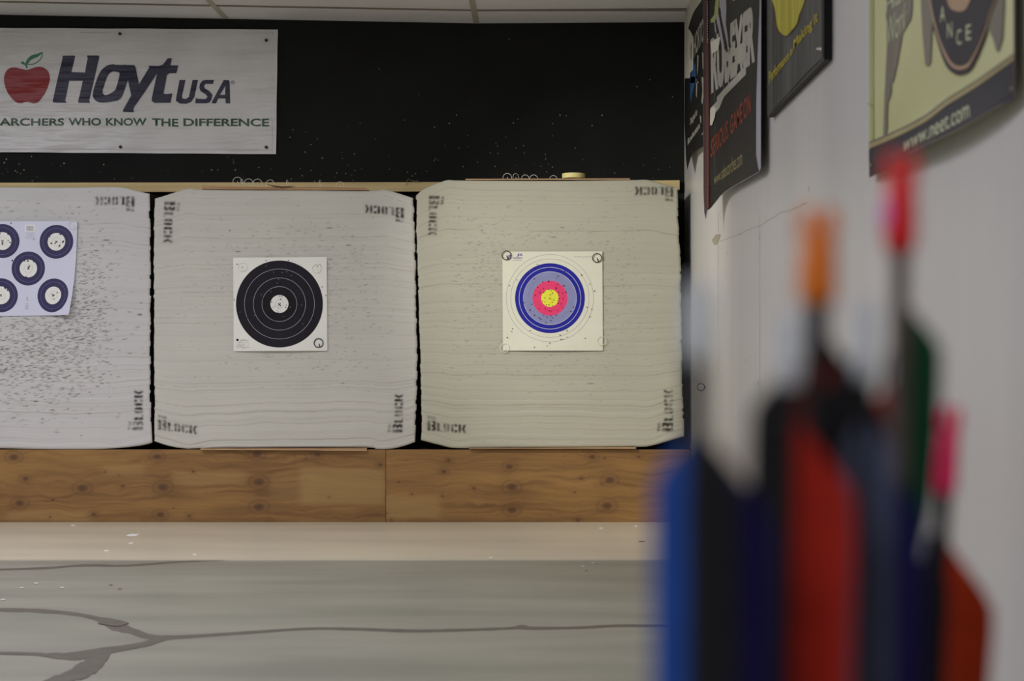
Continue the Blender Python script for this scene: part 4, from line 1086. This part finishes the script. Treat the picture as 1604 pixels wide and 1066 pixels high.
sh.poly(smooth(C6([(850, -100), (860, 60), (930, 110), (1010, 105), (1060, 30), (1080, -100)]), 3), M_prim, 6)
for ch, cx, cy in (('A', 797, 140), ('N', 868, 300), ('C', 960, 370), ('E', 1054, 322)):
    sh.text(ch, *C6([(cx-24, cy+78), (cx+26, cy+66), (cx+24, cy-84), (cx-24, cy-72)]), M_purl, 6)
sh.text('www.neet.com', *C7([(398, 688), (1068, 336), (1056, 190), (420, 562)]), M_purl, 2, .0)
sh.poly([(1585.5, -350), (1590.4, -368), (1590.4, 155), (1588, 152)], M_pmar, 7, cuts=2)
sh.line(C7([(440, 705), (640, 600), (850, 515), (1100, 375), (1300, 262), (1400, 205)]), .7, M_ptan, 2)
for x, y in ((1363.5, 258), (1584, 138), (1360.5, 163)): sh.disc(x, y, 2.2, M_ptan, 8, 10, .6)
o_ = sh.build('poster', smooth_=False)
tag(o_, 'olive cream poster with dark oval emblem and black foot band, nearest the camera', 'poster', 'posters on the white wall')

# ---------------------------------------------------------------- arrows in the foreground, standing nock up on the floor
M_shaft = mat('carbon_shaft', lin(24, 22, 24, 1.1), .55, var=.1, spec=.25); M_shaft2 = mat('grey_shaft', lin(78, 66, 60, 1.6), .4, var=.1)
def plast(name, c, tr=.0): return mat(name, c, .35, var=.03, trans=tr)
M_nor = plast('orange_nock', lin(210, 100, 10, 1.75)); M_nre = plast('red_nock', lin(200, 16, 20, 1.7)); M_npk = plast('pink_nock', lin(196, 12, 76, 1.7))
M_nlv = plast('clear_lavender_nock', lin(176, 180, 216, 2.0), .12); M_npb = plast('pink_bead', lin(232, 110, 170, 2.0))
def feather(name, c): return mat(name, c, .75, var=.1, scale=50, stretch=(1, 1, 4), spec=.2)
V = dict(blue=feather('blue_vane', lin(34, 78, 160, 1.4)), black=feather('black_vane', lin(24, 23, 25, 1.6)), navy=feather('navy_vane', lin(22, 16, 66, 1.7)),
         red=feather('red_vane', lin(160, 34, 20, 1.35)), dred=feather('rust_vane', lin(124, 40, 20, 1.2)), grey=feather('slate_vane', lin(84, 92, 116, 1.3)),
         green=feather('green_vane', lin(14, 56, 34, 1.6)), orange=feather('orange_vane', lin(160, 46, 12, 1.3)), violet=feather('violet_vane', lin(52, 36, 130, 1.6)))
def ar(label, x, yt_, yn, xb, Y, nock, shaft, vanes, bead=None, sr=.0029, wn=1.0):
    top = at(x, yt_, Y); nb = at(x+(xb-x)*(yn-yt_)/(1066-yt_), yn, Y); low = at(xb, 1066, Y)
    ax = (low-top).normalized(); foot = top+ax*((top.z-.012)/-ax.z)
    root = empty('arrow', (foot.x, foot.y, 0)); tag(root, label, 'arrow', 'arrows standing nock up in front of the camera')
    ex = Vector((1, 0, 0)); ex = (ex-ax*ex.dot(ax)).normalized(); ey = ax.cross(ex)
    if ey.y > 0: ey = -ey        # towards the camera
    b_ = MB(); b_.tube([nb-ax*.002, foot-ax*.02], sr, 14); b_.build('shaft', shaft, root, smooth_=True)
    b_ = MB(); b_.tube([foot-ax*.021, foot-ax*.006, foot+ax*.011], [sr, sr*.95, .0006], 12)
    b_.build('arrow_point', mat('steel_point', (.4, .4, .42), .3, metal=.9), root, smooth_=True)
    # nock: tapered body with two prongs and a throat between
    L_ = (nb-top).length; b_ = MB(); r0 = sr*1.12*wn
    b_.tube([nb+ax*.001, nb-ax*L_*.15, nb-ax*L_*.5, nb-ax*L_*.76], [r0, r0*1.12, r0*1.05, r0*.85], 14)
    for s in (-1, 1):
        o_ = ex*s*r0*.58
        b_.tube([nb-ax*L_*.68+o_, nb-ax*L_*.8+o_*1.15, nb-ax*L_*.97+o_*1.05, top+o_*.9], [r0*.5, r0*.5, r0*.42, r0*.2], 10)
    b_.build('nock', nock, root, smooth_=True)
    if bead is not None:
        bb = MB(); q = top+ax*L_*.66-ex*r0*1.0+ey*.001
        bb.tube([q-ax*.006, q-ax*.003, q, q+ax*.003, q+ax*.006], [.0004, .002, .0026, .002, .0004], 12); bb.build('nock_collar', bead, root, smooth_=True)
    for deg, m, h, ys, ln in vanes:
        a = math.radians(deg); rad = ex*math.cos(a)+ey*math.sin(-a)
        tn = ax.cross(rad).normalized()*.0004
        s0 = at(x+(xb-x)*(ys-yt_)/(1066-yt_), ys, Y)
        k_ = h*1.25/ln; prof = [(0, 0), (k_*.35, .36), (k_*.7, .74), (k_, .97), (k_+.05, 1.0), (max(.45, k_+.1), .97), (.7, .8), (.88, .45), (1.0, 0.04)]
        b_ = MB(); A1, B1, A2, B2 = [], [], [], []
        for t, hh in prof:
            base = s0+ax*ln*t+rad*sr*.9; tip = base+rad*h*hh
            A1.append(b_.bm.verts.new(base+tn)); B1.append(b_.bm.verts.new(tip+tn)); A2.append(b_.bm.verts.new(base-tn)); B2.append(b_.bm.verts.new(tip-tn))
        for i in range(len(prof)-1):
            b_.bm.faces.new((A1[i], A1[i+1], B1[i+1], B1[i])); b_.bm.faces.new((A2[i], B2[i], B2[i+1], A2[i+1]))
            b_.bm.faces.new((B1[i], B1[i+1], B2[i+1], B2[i])); b_.bm.faces.new((A1[i], A2[i], A2[i+1], A1[i+1]))
        b_.build('fletching', m, root)
    return root
# angle: 0 right, 180 left, 270 towards the camera, 90 away   (height m, start y, length m)
ar('arrow with clear lavender nock and blue and navy fletching, leftmost of the blurred arrows', 1095, 440, 560, 1092, .39, M_nlv, M_shaft,
   [(188, V['blue'], .0088, 685, .2), (325, V['black'], .0085, 685, .2), (12, V['navy'], .0175, 685, .2)], sr=.0032, wn=1.05)
ar('arrow with an orange nock and dark rust fletching, blurred in the foreground', 1282, 325, 470, 1272, .455, M_nor, M_shaft,
   [(14, V['black'], .0205, 525, .1), (195, V['dred'], .0065, 560, .09), (300, V['dred'], .0125, 560, .09)], wn=1.3, sr=.0036)
ar('arrow with clear nock and broad bright red vane, just left of the orange nock', 1237, 485, 600, 1225, .42, M_nlv, M_shaft,
   [(180, V['black'], .0078, 588, .2), (338, V['red'], .0165, 655, .24), (60, V['black'], .012, 620, .2)], sr=.0026, wn=1.15)
ar('arrow with clear lavender nock and slate vanes, between the orange and red nocks', 1357, 470, 590, 1352, .44, M_nlv, M_shaft,
   [(215, V['grey'], .0058, 660, .2), (322, V['grey'], .0062, 660, .2), (8, V['navy'], .0155, 705, .2), (178, V['black'], .0125, 548, .09)], sr=.0026, wn=1.15)
ar('arrow with a tall red nock and green fletching, highest of the blurred arrows', 1412, 238, 388, 1400, .5, M_nre, M_shaft2,
   [(2, V['green'], .0112, 478, .095), (190, V['orange'], .0088, 600, .035), (100, V['black'], .009, 520, .1)], bead=M_npb, sr=.0034, wn=1.3)
ar('arrow with a small pink nock and orange vane, rightmost of the blurred arrows', 1490, 635, 770, 1458, .6, M_npk, M_shaft,
   [(345, V['orange'], .0195, 848, .2), (185, V['black'], .009, 830, .2), (80, V['black'], .009, 850, .2)], sr=.003, wn=1.2)
ar('arrow with clear grey nock and black vanes, just left of the small pink nock', 1444, 760, 870, 1428, .56, M_nlv, M_shaft,
   [(0, V['black'], .010, 860, .2), (170, V['navy'], .010, 740, .2), (260, V['black'], .009, 870, .2)], sr=.0024)
